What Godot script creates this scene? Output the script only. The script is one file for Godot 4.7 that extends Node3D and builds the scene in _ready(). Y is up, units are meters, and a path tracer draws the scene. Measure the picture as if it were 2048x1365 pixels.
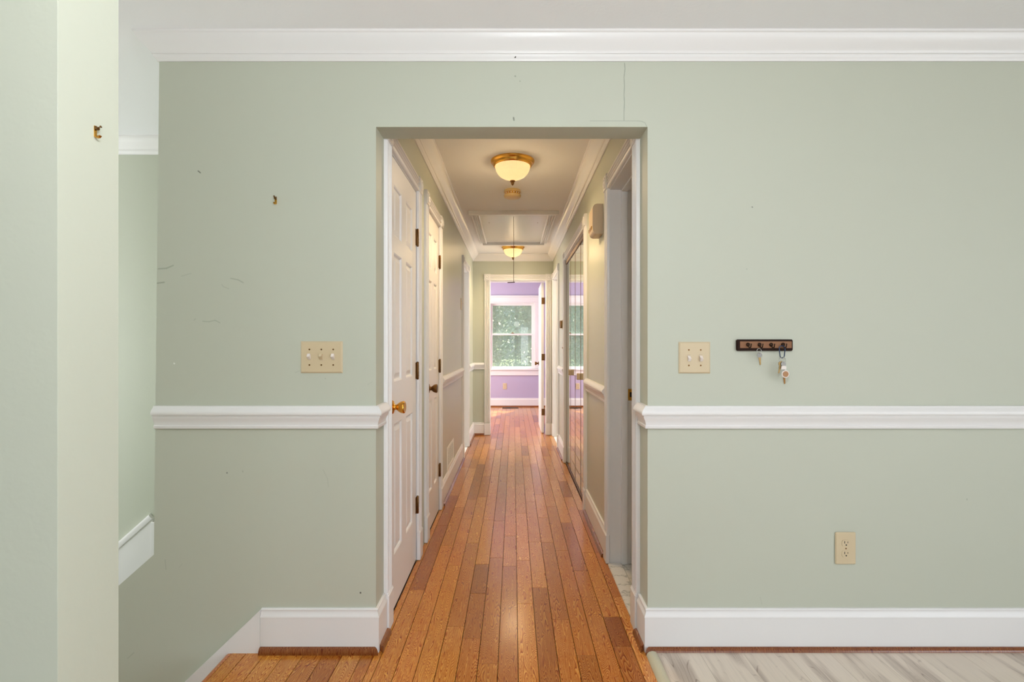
extends Node3D
# World: x right, y up, camera at the origin looking along -z. "d" is the distance in front of the camera (z = -d).

const EYE := 1.186
const CEIL := 2.374
const D_NEAR := 1.938      # face of the wall with the opening
const D_END := 6.57        # face of the wall at the end of the hallway
const D_BACK := 9.56       # window wall of the bedroom
const XL := -0.533         # hallway wall with the closet doors
const XR := 0.52           # hallway wall with the bathroom doorway
const HEAD := 2.03

var M = {}
var used = {}
var rng = RandomNumberGenerator.new()

# ---------------------------------------------------------------- shapes
class Shape:
	var st: SurfaceTool
	var uvo = Vector2.ZERO
	var col = null
	func _init():
		st = SurfaceTool.new()
		st.begin(Mesh.PRIMITIVE_TRIANGLES)
	func auv(p: Vector3, n: Vector3) -> Vector2:
		var a = n.abs()
		if a.y >= a.x and a.y >= a.z: return Vector2(p.x, p.z) + uvo
		if a.x >= a.z: return Vector2(p.z, p.y) + uvo
		return Vector2(p.x, p.y) + uvo
	func vert(p: Vector3, n: Vector3, face: Vector3):
		st.set_normal(n)
		st.set_uv(auv(p, face))
		if col != null: st.set_color(col)
		st.add_vertex(p)
	func tri(a, b, c, n, na = null, nb = null, nc = null):
		if na == null: na = n
		if nb == null: nb = n
		if nc == null: nc = n
		if (c - a).cross(b - a).dot(n) < 0.0:
			var t = b; b = c; c = t
			t = nb; nb = nc; nc = t
		vert(a, na, n); vert(b, nb, n); vert(c, nc, n)
	func quad(a, b, c, d, n, na = null, nb = null, nc = null, nd = null):
		tri(a, b, c, n, na, nb, nc)
		tri(a, c, d, n, na, nc, nd)
	# chamfered box between two corners
	func box(lo: Vector3, hi: Vector3, c := 0.0):
		var m = (lo + hi) * 0.5
		var h = (hi - lo).abs() * 0.5
		c = min(c, min(h.x, min(h.y, h.z)) * 0.95)
		var ax = [Vector3.RIGHT, Vector3.UP, Vector3.BACK]
		for i in 3:
			var j = (i + 1) % 3
			var k = (i + 2) % 3
			for s in [-1.0, 1.0]:
				var o = m + ax[i] * s * h[i]
				var u = ax[j] * (h[j] - c)
				var v = ax[k] * (h[k] - c)
				quad(o - u - v, o + u - v, o + u + v, o - u + v, ax[i] * s)
		if c <= 0.0: return
		for i in 3:
			var j = (i + 1) % 3
			var k = (i + 2) % 3
			for s in [-1.0, 1.0]:
				for t in [-1.0, 1.0]:
					var w = ax[i] * (h[i] - c)
					var p = m + ax[j] * s * h[j] + ax[k] * t * (h[k] - c)
					var q = m + ax[j] * s * (h[j] - c) + ax[k] * t * h[k]
					quad(p - w, p + w, q + w, q - w, (ax[j] * s + ax[k] * t).normalized())
		for s in [-1.0, 1.0]:
			for t in [-1.0, 1.0]:
				for r in [-1.0, 1.0]:
					var g = Vector3(s, t, r)
					var e = h - Vector3(c, c, c)
					tri(m + g * Vector3(h.x, e.y, e.z), m + g * Vector3(e.x, h.y, e.z), m + g * Vector3(e.x, e.y, h.z), g.normalized())
	# profile (u, v) swept from a to b; ms/me shift the ends along the run by so much per unit of u
	func sweep(prof: PackedVector2Array, a: Vector3, b: Vector3, U: Vector3, V: Vector3, ms := 0.0, me := 0.0, caps := true, smooth := true):
		var n = prof.size()
		var area = 0.0
		for i in n: area += prof[i].cross(prof[(i + 1) % n])
		var sg = 1.0 if area > 0.0 else -1.0
		var dir = (b - a).normalized()
		var en = []
		for i in n:
			var e = (prof[(i + 1) % n] - prof[i]).normalized()
			en.append(Vector2(e.y, -e.x) * sg)
		var A = []
		var B = []
		for p in prof:
			A.append(a + U * p.x + V * p.y + dir * ms * p.x)
			B.append(b + U * p.x + V * p.y + dir * me * p.x)
		for i in n:
			var j = (i + 1) % n
			var n0 = en[i]
			var n1 = en[i]
			if smooth:
				var pr = en[(i + n - 1) % n]
				var nx = en[j]
				if pr.dot(en[i]) > 0.78: n0 = (pr + en[i]).normalized()
				if nx.dot(en[i]) > 0.78: n1 = (nx + en[i]).normalized()
			var f = U * en[i].x + V * en[i].y
			var f0 = U * n0.x + V * n0.y
			var f1 = U * n1.x + V * n1.y
			quad(A[i], A[j], B[j], B[i], f, f0, f1, f1, f0)
		if caps:
			var ix = Geometry2D.triangulate_polygon(prof)
			for t in range(0, ix.size(), 3):
				tri(A[ix[t]], A[ix[t + 1]], A[ix[t + 2]], -dir)
				tri(B[ix[t]], B[ix[t + 1]], B[ix[t + 2]], dir)
	# profile of (radius, height) turned about an axis; listed from base to tip
	func lathe(prof: Array, o: Vector3, axis: Vector3, segs := 20, ribs := 0, ribamp := 0.0):
		axis = axis.normalized()
		var u = axis.cross(Vector3.RIGHT if abs(axis.x) < 0.9 else Vector3.UP).normalized()
		var v = axis.cross(u)
		var n = prof.size()
		var en = []
		for i in n - 1:
			var e = (prof[i + 1] - prof[i])
			e = e.normalized() if e.length() > 1e-7 else Vector2(0, 1)
			en.append(Vector2(e.y, -e.x))
		for i in n - 1:
			var n0 = en[i]
			var n1 = en[i]
			if i > 0 and en[i - 1].dot(en[i]) > 0.6: n0 = (en[i - 1] + en[i]).normalized()
			if i < n - 2 and en[i + 1].dot(en[i]) > 0.6: n1 = (en[i + 1] + en[i]).normalized()
			for k in segs:
				var t0 = TAU * k / segs
				var t1 = TAU * (k + 1) / segs
				var c0 = u * cos(t0) + v * sin(t0)
				var c1 = u * cos(t1) + v * sin(t1)
				var r0 = 1.0 + (ribamp * cos(ribs * t0) if ribs > 0 else 0.0)
				var r1 = 1.0 + (ribamp * cos(ribs * t1) if ribs > 0 else 0.0)
				var a = o + c0 * prof[i].x * r0 + axis * prof[i].y
				var b = o + c1 * prof[i].x * r1 + axis * prof[i].y
				var c = o + c1 * prof[i + 1].x * r1 + axis * prof[i + 1].y
				var d = o + c0 * prof[i + 1].x * r0 + axis * prof[i + 1].y
				var f = (c0 + c1).normalized() * en[i].x + axis * en[i].y
				if ribs > 0:
					f = (b - a).cross(d - a) if prof[i].x > 1e-5 else (c - a).cross(d - a)
					f = f.normalized()
					if f.dot((c0 + c1).normalized() * en[i].x + axis * en[i].y) < 0.0: f = -f
					if prof[i].x > 1e-5: tri(a, b, c, f)
					if prof[i + 1].x > 1e-5: tri(a, c, d, f)
					continue
				var na = c0 * n0.x + axis * n0.y
				var nb = c1 * n0.x + axis * n0.y
				var nc = c1 * n1.x + axis * n1.y
				var nd = c0 * n1.x + axis * n1.y
				if prof[i].x > 1e-5: tri(a, b, c, f, na, nb, nc)
				if prof[i + 1].x > 1e-5: tri(a, c, d, f, na, nc, nd)
	func tube(pts: Array, r: float, segs := 8, closed := false):
		var rings = []
		var n = pts.size()
		var ref = Vector3(0.31, 0.57, 0.76)
		for i in n:
			var t: Vector3
			if closed: t = pts[(i + 1) % n] - pts[(i + n - 1) % n]
			else: t = pts[min(i + 1, n - 1)] - pts[max(i - 1, 0)]
			t = t.normalized()
			var u = (ref - t * ref.dot(t)).normalized()
			var v = t.cross(u)
			var ring = []
			for k in segs: ring.append([pts[i] + (u * cos(TAU * k / segs) + v * sin(TAU * k / segs)) * r, u * cos(TAU * k / segs) + v * sin(TAU * k / segs)])
			rings.append(ring)
		for i in (n if closed else n - 1):
			var p = rings[i]
			var q = rings[(i + 1) % n]
			for k in segs:
				var l = (k + 1) % segs
				quad(p[k][0], p[l][0], q[l][0], q[k][0], (p[k][1] + p[l][1]).normalized(), p[k][1], p[l][1], q[l][1], q[k][1])
		if not closed:
			for e in [[rings[0], (pts[0] - pts[1]).normalized()], [rings[n - 1], (pts[n - 1] - pts[n - 2]).normalized()]]:
				for k in range(1, segs - 1): tri(e[0][0][0], e[0][k][0], e[0][k + 1][0], e[1])
	func mesh() -> ArrayMesh:
		return st.commit()

func P(x, y, d) -> Vector3: return Vector3(x, y, -d)
# two corners given with distances; sorted into a low and a high corner
func bx(s: Shape, x0, x1, y0, y1, d0, d1, c := 0.0):
	s.box(Vector3(min(x0, x1), min(y0, y1), -max(d0, d1)), Vector3(max(x0, x1), max(y0, y1), -min(d0, d1)), c)
func poly(pts: Array) -> PackedVector2Array:
	var p = PackedVector2Array()
	for q in pts: p.append(Vector2(q[0], q[1]))
	return p
func ngon(n: int, r: float) -> PackedVector2Array:
	var p = PackedVector2Array()
	for k in n: p.append(Vector2(cos(TAU * k / n), sin(TAU * k / n)) * r)
	return p

# ---------------------------------------------------------------- nodes
func numbered(n: String) -> String:
	used[n] = used.get(n, -1) + 1
	return n if used[n] == 0 else "%s_%03d" % [n, used[n]]
func tag(o, label, category, group = "", kind = ""):
	o.set_meta("label", label); o.set_meta("category", category)
	if group != "": o.set_meta("group", group)
	if kind != "": o.set_meta("kind", kind)
func thing(called, label, category, at: Vector3, group = "", kind = ""):
	var o = Node3D.new()
	o.name = numbered(called)
	add_child(o)
	o.position = at
	tag(o, label, category, group, kind)
	return o
# shapes are written in world coordinates; a part of a thing is moved back by the thing's base
func part(s: Shape, called, mat, parent, label = ""):
	var o = MeshInstance3D.new()
	o.mesh = s.mesh()
	o.material_override = mat
	o.name = called
	parent.add_child(o, true)
	if parent.get_parent() == self: o.position = -parent.position
	o.cast_shadow = GeometryInstance3D.SHADOW_CASTING_SETTING_ON
	if label != "": o.set_meta("label", label)
	return o
# one-mesh thing or piece of the setting at its own base
func solid(s: Shape, called, mat, label, category, at: Vector3, kind = "", group = ""):
	var o = MeshInstance3D.new()
	var base = s.mesh()
	var tool = SurfaceTool.new()
	tool.append_from(base, 0, Transform3D(Basis(), -at))
	o.mesh = tool.commit()
	o.material_override = mat
	o.name = numbered(called)
	add_child(o)
	o.position = at
	tag(o, label, category, group, kind)
	return o
func structure(s, called, mat, label, category, at = Vector3.ZERO):
	return solid(s, called, mat, label, category, at, "structure")

# ---------------------------------------------------------------- materials
func noise(freq, seed_, oct := 3, type := FastNoiseLite.TYPE_SIMPLEX_SMOOTH):
	var n = FastNoiseLite.new()
	n.noise_type = type; n.seed = seed_; n.frequency = freq; n.fractal_octaves = oct
	return n
func mat(c: Color, rough := 0.5, metal := 0.0):
	var m = StandardMaterial3D.new()
	m.albedo_color = c; m.roughness = rough; m.metallic = metal
	return m
func relief(m, freq, seed_, size_m, height_cm):
	var t = NoiseTexture2D.new()
	t.width = 512; t.height = 512; t.seamless = true; t.noise = noise(freq, seed_, 3)
	m.heightmap_enabled = true; m.heightmap_texture = t; m.heightmap_scale = height_cm
	m.uv1_triplanar = true; m.uv1_world_triplanar = true; m.uv1_scale = Vector3.ONE / size_m
func paint(c: Color, rough, seed_, height_cm := 0.02):
	var m = mat(c, rough)
	relief(m, 0.05, seed_, 0.5, height_cm)
	return m

func oak_image() -> Image:
	var W = 512; var H = 1536
	var img = Image.create(W, H, false, Image.FORMAT_RGB8)
	var warp = noise(0.0040, 3, 2)
	var fine = noise(0.020, 5, 2)
	var pore = noise(0.09, 9, 2)
	for y in H:
		for x in W:
			var w = warp.get_noise_2d(x * 2.4, y * 0.55)
			var r = w * 13.0 + x * 0.012
			var f = r - floor(r)
			var ring = pow(f, 3.0) - 0.35 * pow(1.0 - f, 6.0)
			var fi = fine.get_noise_2d(x * 6.0, y * 0.35)
			var po = pore.get_noise_2d(x * 6.0, y * 0.35)
			var v = 0.95 - 0.34 * ring + 0.08 * fi - 0.24 * max(0.0, po - 0.12)
			img.set_pixel(x, y, Color(clamp(v, 0, 1), clamp(v * v * 0.985, 0, 1), clamp(v * v * v * 0.95, 0, 1)))
	return img
func laminate_image() -> Image:
	var W = 512; var H = 1024
	var img = Image.create(W, H, false, Image.FORMAT_RGB8)
	var warp = noise(0.0045, 31, 3)
	var patch = noise(0.005, 37, 3)
	var fine = noise(0.03, 39, 3)
	for y in H:
		for x in W:
			var w = warp.get_noise_2d(x * 1.5, y * 0.30)
			var l = abs(w * 7.0 - round(w * 7.0))
			var p = clamp(patch.get_noise_2d(x * 2.0, y * 0.35) * 2.0 - 0.15, 0.0, 1.0)
			var fi = fine.get_noise_2d(x * 5.0, y * 0.25)
			var vein = clamp(1.0 - l * 16.0, 0.0, 1.0) * clamp(0.05 + p * 1.6, 0.0, 1.0)
			var t = clamp(0.42 * p + 0.50 * vein + 0.10 * fi, 0.0, 1.0)
			img.set_pixel(x, y, Color(0.855, 0.805, 0.745).lerp(Color(0.47, 0.40, 0.35), t))
	return img
func marble_image() -> Image:
	var W = 256
	var img = Image.create(W, W, false, Image.FORMAT_RGB8)
	var warp = noise(0.012, 51, 4)
	for y in W:
		for x in W:
			var w = warp.get_noise_2d(x, y)
			var l = abs(w)
			var v = pow(clamp(1.0 - l * 6.0, 0.0, 1.0), 2.0)
			img.set_pixel(x, y, Color(0.84, 0.83, 0.80).lerp(Color(0.47, 0.47, 0.46), v * 0.55))
	return img
# the wall with the opening carries scuffs, nail holes and a hairline crack
const WX0 := -1.6
const WX1 := 2.4
const WY0 := -0.2
const WY1 := 2.42
func wall_image(c: Color) -> Image:
	var W = 2048; var H = 1344
	var img = Image.create(W, H, false, Image.FORMAT_RGB8)
	img.fill(c)
	var sc = Color(0.50, 0.52, 0.46)
	# each stroke: points on the wall in metres come from the photograph's frame at the wall's distance
	var strokes = [
		[[[316, 538], [333, 537], [347, 531]], 2.5, sc, 0.40], [[[313, 567], [329, 565]], 2.5, sc, 0.55],
		[[[362, 553], [383, 547]], 1.2, sc, 0.35], [[[461, 557], [476, 560], [487, 566]], 1.8, sc, 0.5], [[[443, 569], [447, 574], [458, 578]], 1.2, sc, 0.4],
		[[[388, 641], [391, 638]], 1.5, sc, 0.35], [[[405, 643], [418, 644], [430, 641], [440, 646]], 1.6, sc, 0.45],
		[[[396, 342], [401, 346]], 1.6, Color(0.28, 0.28, 0.25), 0.8], [[[348, 727], [349, 728]], 2.4, Color(0.92, 0.92, 0.9), 0.9],
		[[[646, 940], [655, 958], [657, 975]], 1.2, sc, 0.22], [[[330, 1120], [332, 1140]], 1.2, sc, 0.45], [[[358, 1136], [365, 1128]], 1.0, sc, 0.3],
		[[[454, 946], [454, 947]], 1.8, Color(0.3, 0.3, 0.27), 0.8], [[[485, 942], [486, 945]], 1.4, sc, 0.6], [[[255, 1318], [268, 1306]], 1.4, sc, 0.4],
		[[[1249, 126], [1250, 138], [1248, 155], [1249, 172], [1248, 190], [1249, 205], [1248, 222], [1248, 241]], 1.0, Color(0.40, 0.42, 0.37), 0.75],
		[[[1180, 242], [1248, 242], [1275, 242], [1284, 243], [1290, 246], [1293, 252], [1293, 257]], 0.9, Color(0.52, 0.53, 0.48), 0.6],
		[[[1030, 152], [1031, 153]], 2.6, sc, 0.9], [[[1040, 162], [1040, 163]], 1.8, sc, 0.7], [[[1027, 235], [1028, 241]], 2.2, Color(0.42, 0.43, 0.38), 0.8],
		[[[1504, 414], [1505, 415]], 1.6, Color(0.3, 0.3, 0.27), 0.8], [[[1493, 538], [1494, 539]], 1.5, sc, 0.6], [[[1934, 998], [1934, 1001]], 1.5, sc, 0.7],
		[[[721, 1186], [721, 1187]], 2.2, Color(0.15, 0.15, 0.14), 0.9], [[[300, 1085], [302, 1086]], 1.4, sc, 0.5], [[[600, 742], [590, 746]], 1.2, sc, 0.25],
		[[[650, 757], [651, 758]], 1.4, sc, 0.6], [[[735, 770], [745, 764]], 1.0, sc, 0.25], [[[1520, 1195], [1524, 1210]], 1.0, sc, 0.3],
	]
	for s in strokes:
		for i in s[0].size() - 1:
			var a = Vector2(s[0][i][0], s[0][i][1]); var b = Vector2(s[0][i + 1][0], s[0][i + 1][1])
			var steps = int(a.distance_to(b) * 2.0) + 2
			for k in steps + 1:
				var p = a.lerp(b, float(k) / steps)
				var wx = (p.x - 1027.0) * 0.001 * D_NEAR; var wy = EYE - (p.y - 690.0) * 0.001 * D_NEAR
				var u = (wx - WX0) / (WX1 - WX0) * W; var v = (WY1 - wy) / (WY1 - WY0) * H
				var r = s[1]
				for yy in range(int(v - r), int(v + r) + 1):
					for xx in range(int(u - r), int(u + r) + 1):
						if xx < 0 or yy < 0 or xx >= W or yy >= H: continue
						var dd = Vector2(xx + 0.5 - u, yy + 0.5 - v).length()
						var al = clamp((r * 0.55 - dd) + 0.5, 0.0, 1.0) * s[3] * (0.24 if s[2] == sc else 0.45)
						if al > 0.0: img.set_pixel(xx, yy, img.get_pixel(xx, yy).lerp(s[2], al))
	return img

func make_materials():
	var sage = Color(0.728, 0.741, 0.676)
	M.wall = paint(sage, 0.55, 11)
	M.hall_wall = paint(sage, 0.34, 12, 0.015)
	var mw = mat(Color.WHITE, 0.55)
	mw.albedo_texture = ImageTexture.create_from_image(wall_image(sage))
	mw.uv1_scale = Vector3(1.0 / (WX1 - WX0), -1.0 / (WY1 - WY0), 1)
	mw.uv1_offset = Vector3(-WX0 / (WX1 - WX0), WY1 / (WY1 - WY0), 0)
	M.marked_wall = mw
	M.white = paint(Color(0.885, 0.877, 0.868), 0.32, 21, 0.006)
	M.ceiling = paint(Color(0.925, 0.925, 0.928), 0.8, 22, 0.03)
	M.lavender = paint(Color(0.695, 0.655, 0.755), 0.5, 23)
	M.carpet = paint(Color(0.88, 0.87, 0.85), 0.95, 26, 0.2)
	M.plain = paint(Color(0.80, 0.78, 0.74), 0.7, 24)
	var oak = mat(Color(1, 1, 1), 0.36)
	oak.clearcoat_enabled = true; oak.clearcoat = 1.0; oak.clearcoat_roughness = 0.17
	oak.metallic_specular = 0.12
	var oi = oak_image()
	oak.albedo_texture = ImageTexture.create_from_image(oi)
	oak.vertex_color_use_as_albedo = true
	oak.heightmap_enabled = true; oak.heightmap_texture = oak.albedo_texture; oak.heightmap_scale = 0.035
	oak.uv1_scale = Vector3(1.0 / 0.30, 1.0 / 1.8, 1)
	M.oak = oak
	M.seam = mat(Color(0.14, 0.075, 0.035), 0.8)
	var lam = mat(Color.WHITE, 0.33)
	lam.albedo_texture = ImageTexture.create_from_image(laminate_image())
	lam.uv1_scale = Vector3(1.0 / 0.55, 1.0 / 1.5, 1)
	lam.vertex_color_use_as_albedo = true
	M.laminate = lam
	var mar = mat(Color.WHITE, 0.2)
	mar.albedo_texture = ImageTexture.create_from_image(marble_image())
	mar.uv1_triplanar = true; mar.uv1_world_triplanar = true; mar.uv1_scale = Vector3.ONE * 2.6
	M.marble = mar
	M.reducer = mat(Color(0.72, 0.70, 0.60), 0.35)
	M.brass = mat(Color(0.88, 0.66, 0.30), 0.22, 1.0)
	M.old_brass = mat(Color(0.47, 0.34, 0.20), 0.35, 1.0)
	M.bronze = mat(Color(0.20, 0.13, 0.085), 0.4, 0.8)
	M.steel = mat(Color(0.75, 0.74, 0.72), 0.25, 1.0)
	M.almond = mat(Color(0.785, 0.715, 0.585), 0.38)
	M.ivory = mat(Color(0.90, 0.86, 0.83), 0.3)
	M.grille = mat(Color(0.95, 0.94, 0.92), 0.5)
	M.dark = mat(Color(0.07, 0.06, 0.05), 0.6)
	M.detector = mat(Color(0.80, 0.69, 0.48), 0.45)
	M.beige = mat(Color(0.74, 0.66, 0.55), 0.4)
	M.mirror = mat(Color(0.90, 0.93, 0.91), 0.015, 1.0)
	M.hatch = paint(Color(0.86, 0.85, 0.82), 0.22, 25, 0.03)
	M.cord = mat(Color(0.42, 0.38, 0.30), 0.8)
	var rack = mat(Color(0.15, 0.072, 0.040), 0.55)
	rack.metallic_specular = 0.25
	M.rack = rack
	var rackt = mat(Color(0.52, 0.35, 0.22), 0.6)
	relief(rackt, 0.03, 61, 0.05, 0.02)
	M.rack_face = rackt
	M.blue = mat(Color(0.17, 0.23, 0.33), 0.3, 0.6)
	M.copper = mat(Color(0.60, 0.44, 0.30), 0.45, 0.5)
	M.key_brass = mat(Color(0.58, 0.48, 0.31), 0.4, 0.8)
	M.key_steel = mat(Color(0.50, 0.49, 0.47), 0.35, 0.9)
	var gl = mat(Color(0.85, 0.95, 0.92, 0.06), 0.02)
	gl.transparency = BaseMaterial3D.TRANSPARENCY_ALPHA
	M.glass = gl
	var scr = mat(Color(0.50, 0.58, 0.54, 0.34), 0.9)
	scr.transparency = BaseMaterial3D.TRANSPARENCY_ALPHA
	M.screen = scr
	var bowl = mat(Color(0.95, 0.85, 0.65), 0.25)
	bowl.emission_enabled = true; bowl.emission = Color(1.0, 0.87, 0.62); bowl.emission_energy_multiplier = 0.82
	M.bowl = bowl
	var opal = mat(Color(0.95, 0.94, 0.92), 0.3)
	opal.emission_enabled = true; opal.emission = Color(1.0, 0.985, 0.97); opal.emission_energy_multiplier = 1.5
	M.opal = opal
	var leaf = mat(Color(0.30, 0.40, 0.17), 0.6)
	leaf.vertex_color_use_as_albedo = true; leaf.albedo_color = Color.WHITE; leaf.backlight = Color(0.3, 0.4, 0.15)
	M.leaf = leaf
	M.bark = mat(Color(0.30, 0.24, 0.18), 0.9)
	M.lawn = mat(Color(0.33, 0.40, 0.22), 0.9)
	M.roof = mat(Color(0.55, 0.54, 0.52), 0.9)

# ---------------------------------------------------------------- profiles
var crown_p; var rail_p; var base_p; var shoe_p; var casing_p
func make_profiles():
	crown_p = poly([[0, 0], [0.061, 0], [0.061, -0.008], [0.056, -0.011], [0.054, -0.018], [0.049, -0.028], [0.041, -0.038], [0.032, -0.048], [0.024, -0.057], [0.019, -0.064], [0.0185, -0.068], [0.0155, -0.069], [0.0155, -0.073], [0.012, -0.080], [0.007, -0.085], [0.006, -0.091], [0, -0.091]])
	rail_p = poly([[0, 0], [0.010, 0], [0.012, 0.003], [0.012, 0.011], [0.009, 0.013], [0.010, 0.020], [0.013, 0.030], [0.018, 0.039], [0.0205, 0.046], [0.0205, 0.052], [0.0265, 0.053], [0.029, 0.057], [0.029, 0.064], [0.026, 0.071], [0.020, 0.078], [0.015, 0.083], [0.013, 0.088], [0, 0.088]])
	base_p = poly([[0, 0], [0.015, 0], [0.015, 0.133], [0.0165, 0.134], [0.0165, 0.137], [0.0135, 0.142], [0.010, 0.150], [0.008, 0.156], [0.008, 0.158], [0.0105, 0.159], [0.0105, 0.163], [0.008, 0.166], [0, 0.166]])
	shoe_p = poly([[0, 0], [0.017, 0], [0.017, 0.008], [0.015, 0.016], [0.010, 0.022], [0.005, 0.024], [0, 0.024]])
	var c = [[0, 0], [0, 0.011], [0.002, 0.015], [0.006, 0.017]]
	for k in 3:
		var m = 0.021 + 0.018 * k
		c.append([m - 0.0075, 0.017]); c.append([m - 0.005, 0.0095]); c.append([m, 0.0060]); c.append([m + 0.005, 0.0095]); c.append([m + 0.0075, 0.017])
	c.append_array([[0.072, 0.017], [0.076, 0.015], [0.078, 0.011], [0.078, 0]])
	casing_p = poly(c)
func scaled(p: PackedVector2Array, kx, ky) -> PackedVector2Array:
	var q = PackedVector2Array()
	for v in p: q.append(Vector2(v.x * kx, v.y * ky))
	return q

# ---------------------------------------------------------------- doors and casings
# casing round an opening in a side wall: x of the wall face, out = +1 or -1 (towards the hall)
func rosette(root, c: Vector3, n: Vector3, up: Vector3):
	var s = Shape.new()
	var side = n.cross(up)
	var h = 0.042
	s.sweep(poly([[-h, -h], [h, -h], [h, h], [-h, h]]), c, c + n * 0.019, side, up)
	s.sweep(poly([[-h + .003, -h + .003], [h - .003, -h + .003], [h - .003, h - .003], [-h + .003, h - .003]]), c + n * 0.019, c + n * 0.022, side, up)
	s.lathe([Vector2(0.030, 0), Vector2(0.029, 0.004), Vector2(0.025, 0.0055), Vector2(0.021, 0.004), Vector2(0.019, 0.001), Vector2(0.013, 0.001), Vector2(0.010, 0.004), Vector2(0.005, 0.006), Vector2(0, 0.0065)], c + n * 0.022, n, 20)
	part(s, "rosette", M.white, root)
func casing(root, x, out, d0, d1, plinths = true):
	var n = Vector3(out, 0, 0)
	var w = 0.078
	for e in [[d0 - w, 1], [d1, 1]]:
		var s = Shape.new()
		s.sweep(casing_p, P(x, 0.16, e[0]), P(x, HEAD, e[0]), Vector3(0, 0, -1), n)
		part(s, "casing_upright", M.white, root)
		var q = Shape.new()
		bx(q, x, x + out * 0.022, 0.002, 0.155, e[0] - 0.002, e[0] + w + 0.002, 0.003)
		bx(q, x, x + out * 0.019, 0.150, 0.162, e[0] - 0.001, e[0] + w + 0.001, 0.003)
		part(q, "plinth_block", M.white, root)
		rosette(root, P(x, HEAD + 0.041, e[0] + w * 0.5), n, Vector3.UP)
	var h = Shape.new()
	h.sweep(casing_p, P(x, HEAD, d0 - 0.002), P(x, HEAD, d1 + 0.002), Vector3.UP, n)
	part(h, "casing_head", M.white, root)
func jamb(root, x, out, d0, d1, depth, stop = -1.0):
	var s = Shape.new()
	var b = x - out * depth
	bx(s, x, b, 0.0, HEAD, d0 - 0.014, d0 - 0.004, 0.001)
	bx(s, x, b, 0.0, HEAD, d1 + 0.004, d1 + 0.014, 0.001)
	bx(s, x, b, HEAD - 0.006, HEAD + 0.006, d0 - 0.014, d1 + 0.014, 0.001)
	if stop > 0.0:
		var t = x - out * stop
		bx(s, t, t - out * 0.034, 0.0, HEAD - 0.006, d0 - 0.004, d0 + 0.007, 0.002)
		bx(s, t, t - out * 0.034, 0.0, HEAD - 0.006, d1 - 0.007, d1 + 0.004, 0.002)
		bx(s, t, t - out * 0.034, HEAD - 0.017, HEAD - 0.006, d0 - 0.004, d1 + 0.004, 0.002)
	return part(s, "jamb", M.white, root)
# six-panel leaf in the plane x = const: face at fx, thickness away from the hall
func six_panel_leaf(root, fx, out, d0, d1, both = false):
	var t = 0.035
	var wd = d1 - d0
	var st_ = min(0.1, wd * 0.17)
	var mid = st_ * 0.93
	var pw = (wd - 2.0 * st_ - mid) * 0.5
	var cols = [[d0 + st_, d0 + st_ + pw], [d1 - st_ - pw, d1 - st_]]
	var rows = [[0.245, 0.83], [1.02, 1.60], [1.675, 1.905]]
	var y0 = 0.008; var y1 = HEAD - 0.01
	var s = Shape.new()
	var xb = fx - out * t
	bx(s, fx, xb, y0, y1, d0, cols[0][0], 0.0012)
	bx(s, fx, xb, y0, y1, cols[1][1], d1, 0.0012)
	var ys = [y0, rows[0][0], rows[0][1], rows[1][0], rows[1][1], rows[2][0], rows[2][1], y1]
	for k in range(0, 8, 2): bx(s, fx, xb, ys[k], ys[k + 1], cols[0][0], cols[1][1])
	for r in rows: bx(s, fx, xb, r[0], r[1], cols[0][1], cols[1][0])
	var leaf = part(s, "door_leaf", M.white, root)
	for r in rows:
		for c in cols:
			var q = Shape.new()
			for f in ([1.0, -1.0] if both else [1.0]):
				var face = fx if f > 0 else xb
				var o = out * f
				# sloping sticking, flat margin, raised bevelled field
				var lv = [[0.0, 0.0], [0.006, 0.003], [0.010, 0.009], [0.016, 0.009], [0.036, 0.0025], [0.038, 0.0025]]
				for i in lv.size() - 1:
					var a = lv[i]; var b = lv[i + 1]
					var A = _ring(face - o * a[1], r, c, a[0]); var B = _ring(face - o * b[1], r, c, b[0])
					for k in 4:
						var l = (k + 1) % 4
						var nn = (A[l] - A[k]).cross(B[k] - A[k]).normalized()
						if nn.x * o < 0: nn = -nn
						q.quad(A[k], A[l], B[l], B[k], nn)
				var Z = _ring(face - o * 0.0025, r, c, 0.038)
				q.quad(Z[0], Z[1], Z[2], Z[3], Vector3(o, 0, 0))
			if not both:
				var Z = _ring(xb, r, c, 0.0)
				q.quad(Z[0], Z[1], Z[2], Z[3], Vector3(-out, 0, 0))
			part(q, "panel", M.white, leaf)
	return leaf
func _ring(x, r, c, i): return [P(x, r[0] + i, c[0] + i), P(x, r[0] + i, c[1] - i), P(x, r[1] - i, c[1] - i), P(x, r[1] - i, c[0] + i)]
func knob(parent, at: Vector3, axis: Vector3, m):
	var s = Shape.new()
	s.lathe([Vector2(0.031, 0), Vector2(0.031, 0.003), Vector2(0.027, 0.008), Vector2(0.016, 0.011), Vector2(0.012, 0.014), Vector2(0.0115, 0.022), Vector2(0.015, 0.026), Vector2(0.021, 0.033), Vector2(0.0255, 0.042), Vector2(0.0275, 0.052), Vector2(0.026, 0.057), Vector2(0.022, 0.059), Vector2(0.018, 0.0575), Vector2(0, 0.0575)], at, axis, 24)
	return part(s, "knob", m, parent, "flared brass doorknob")
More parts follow.
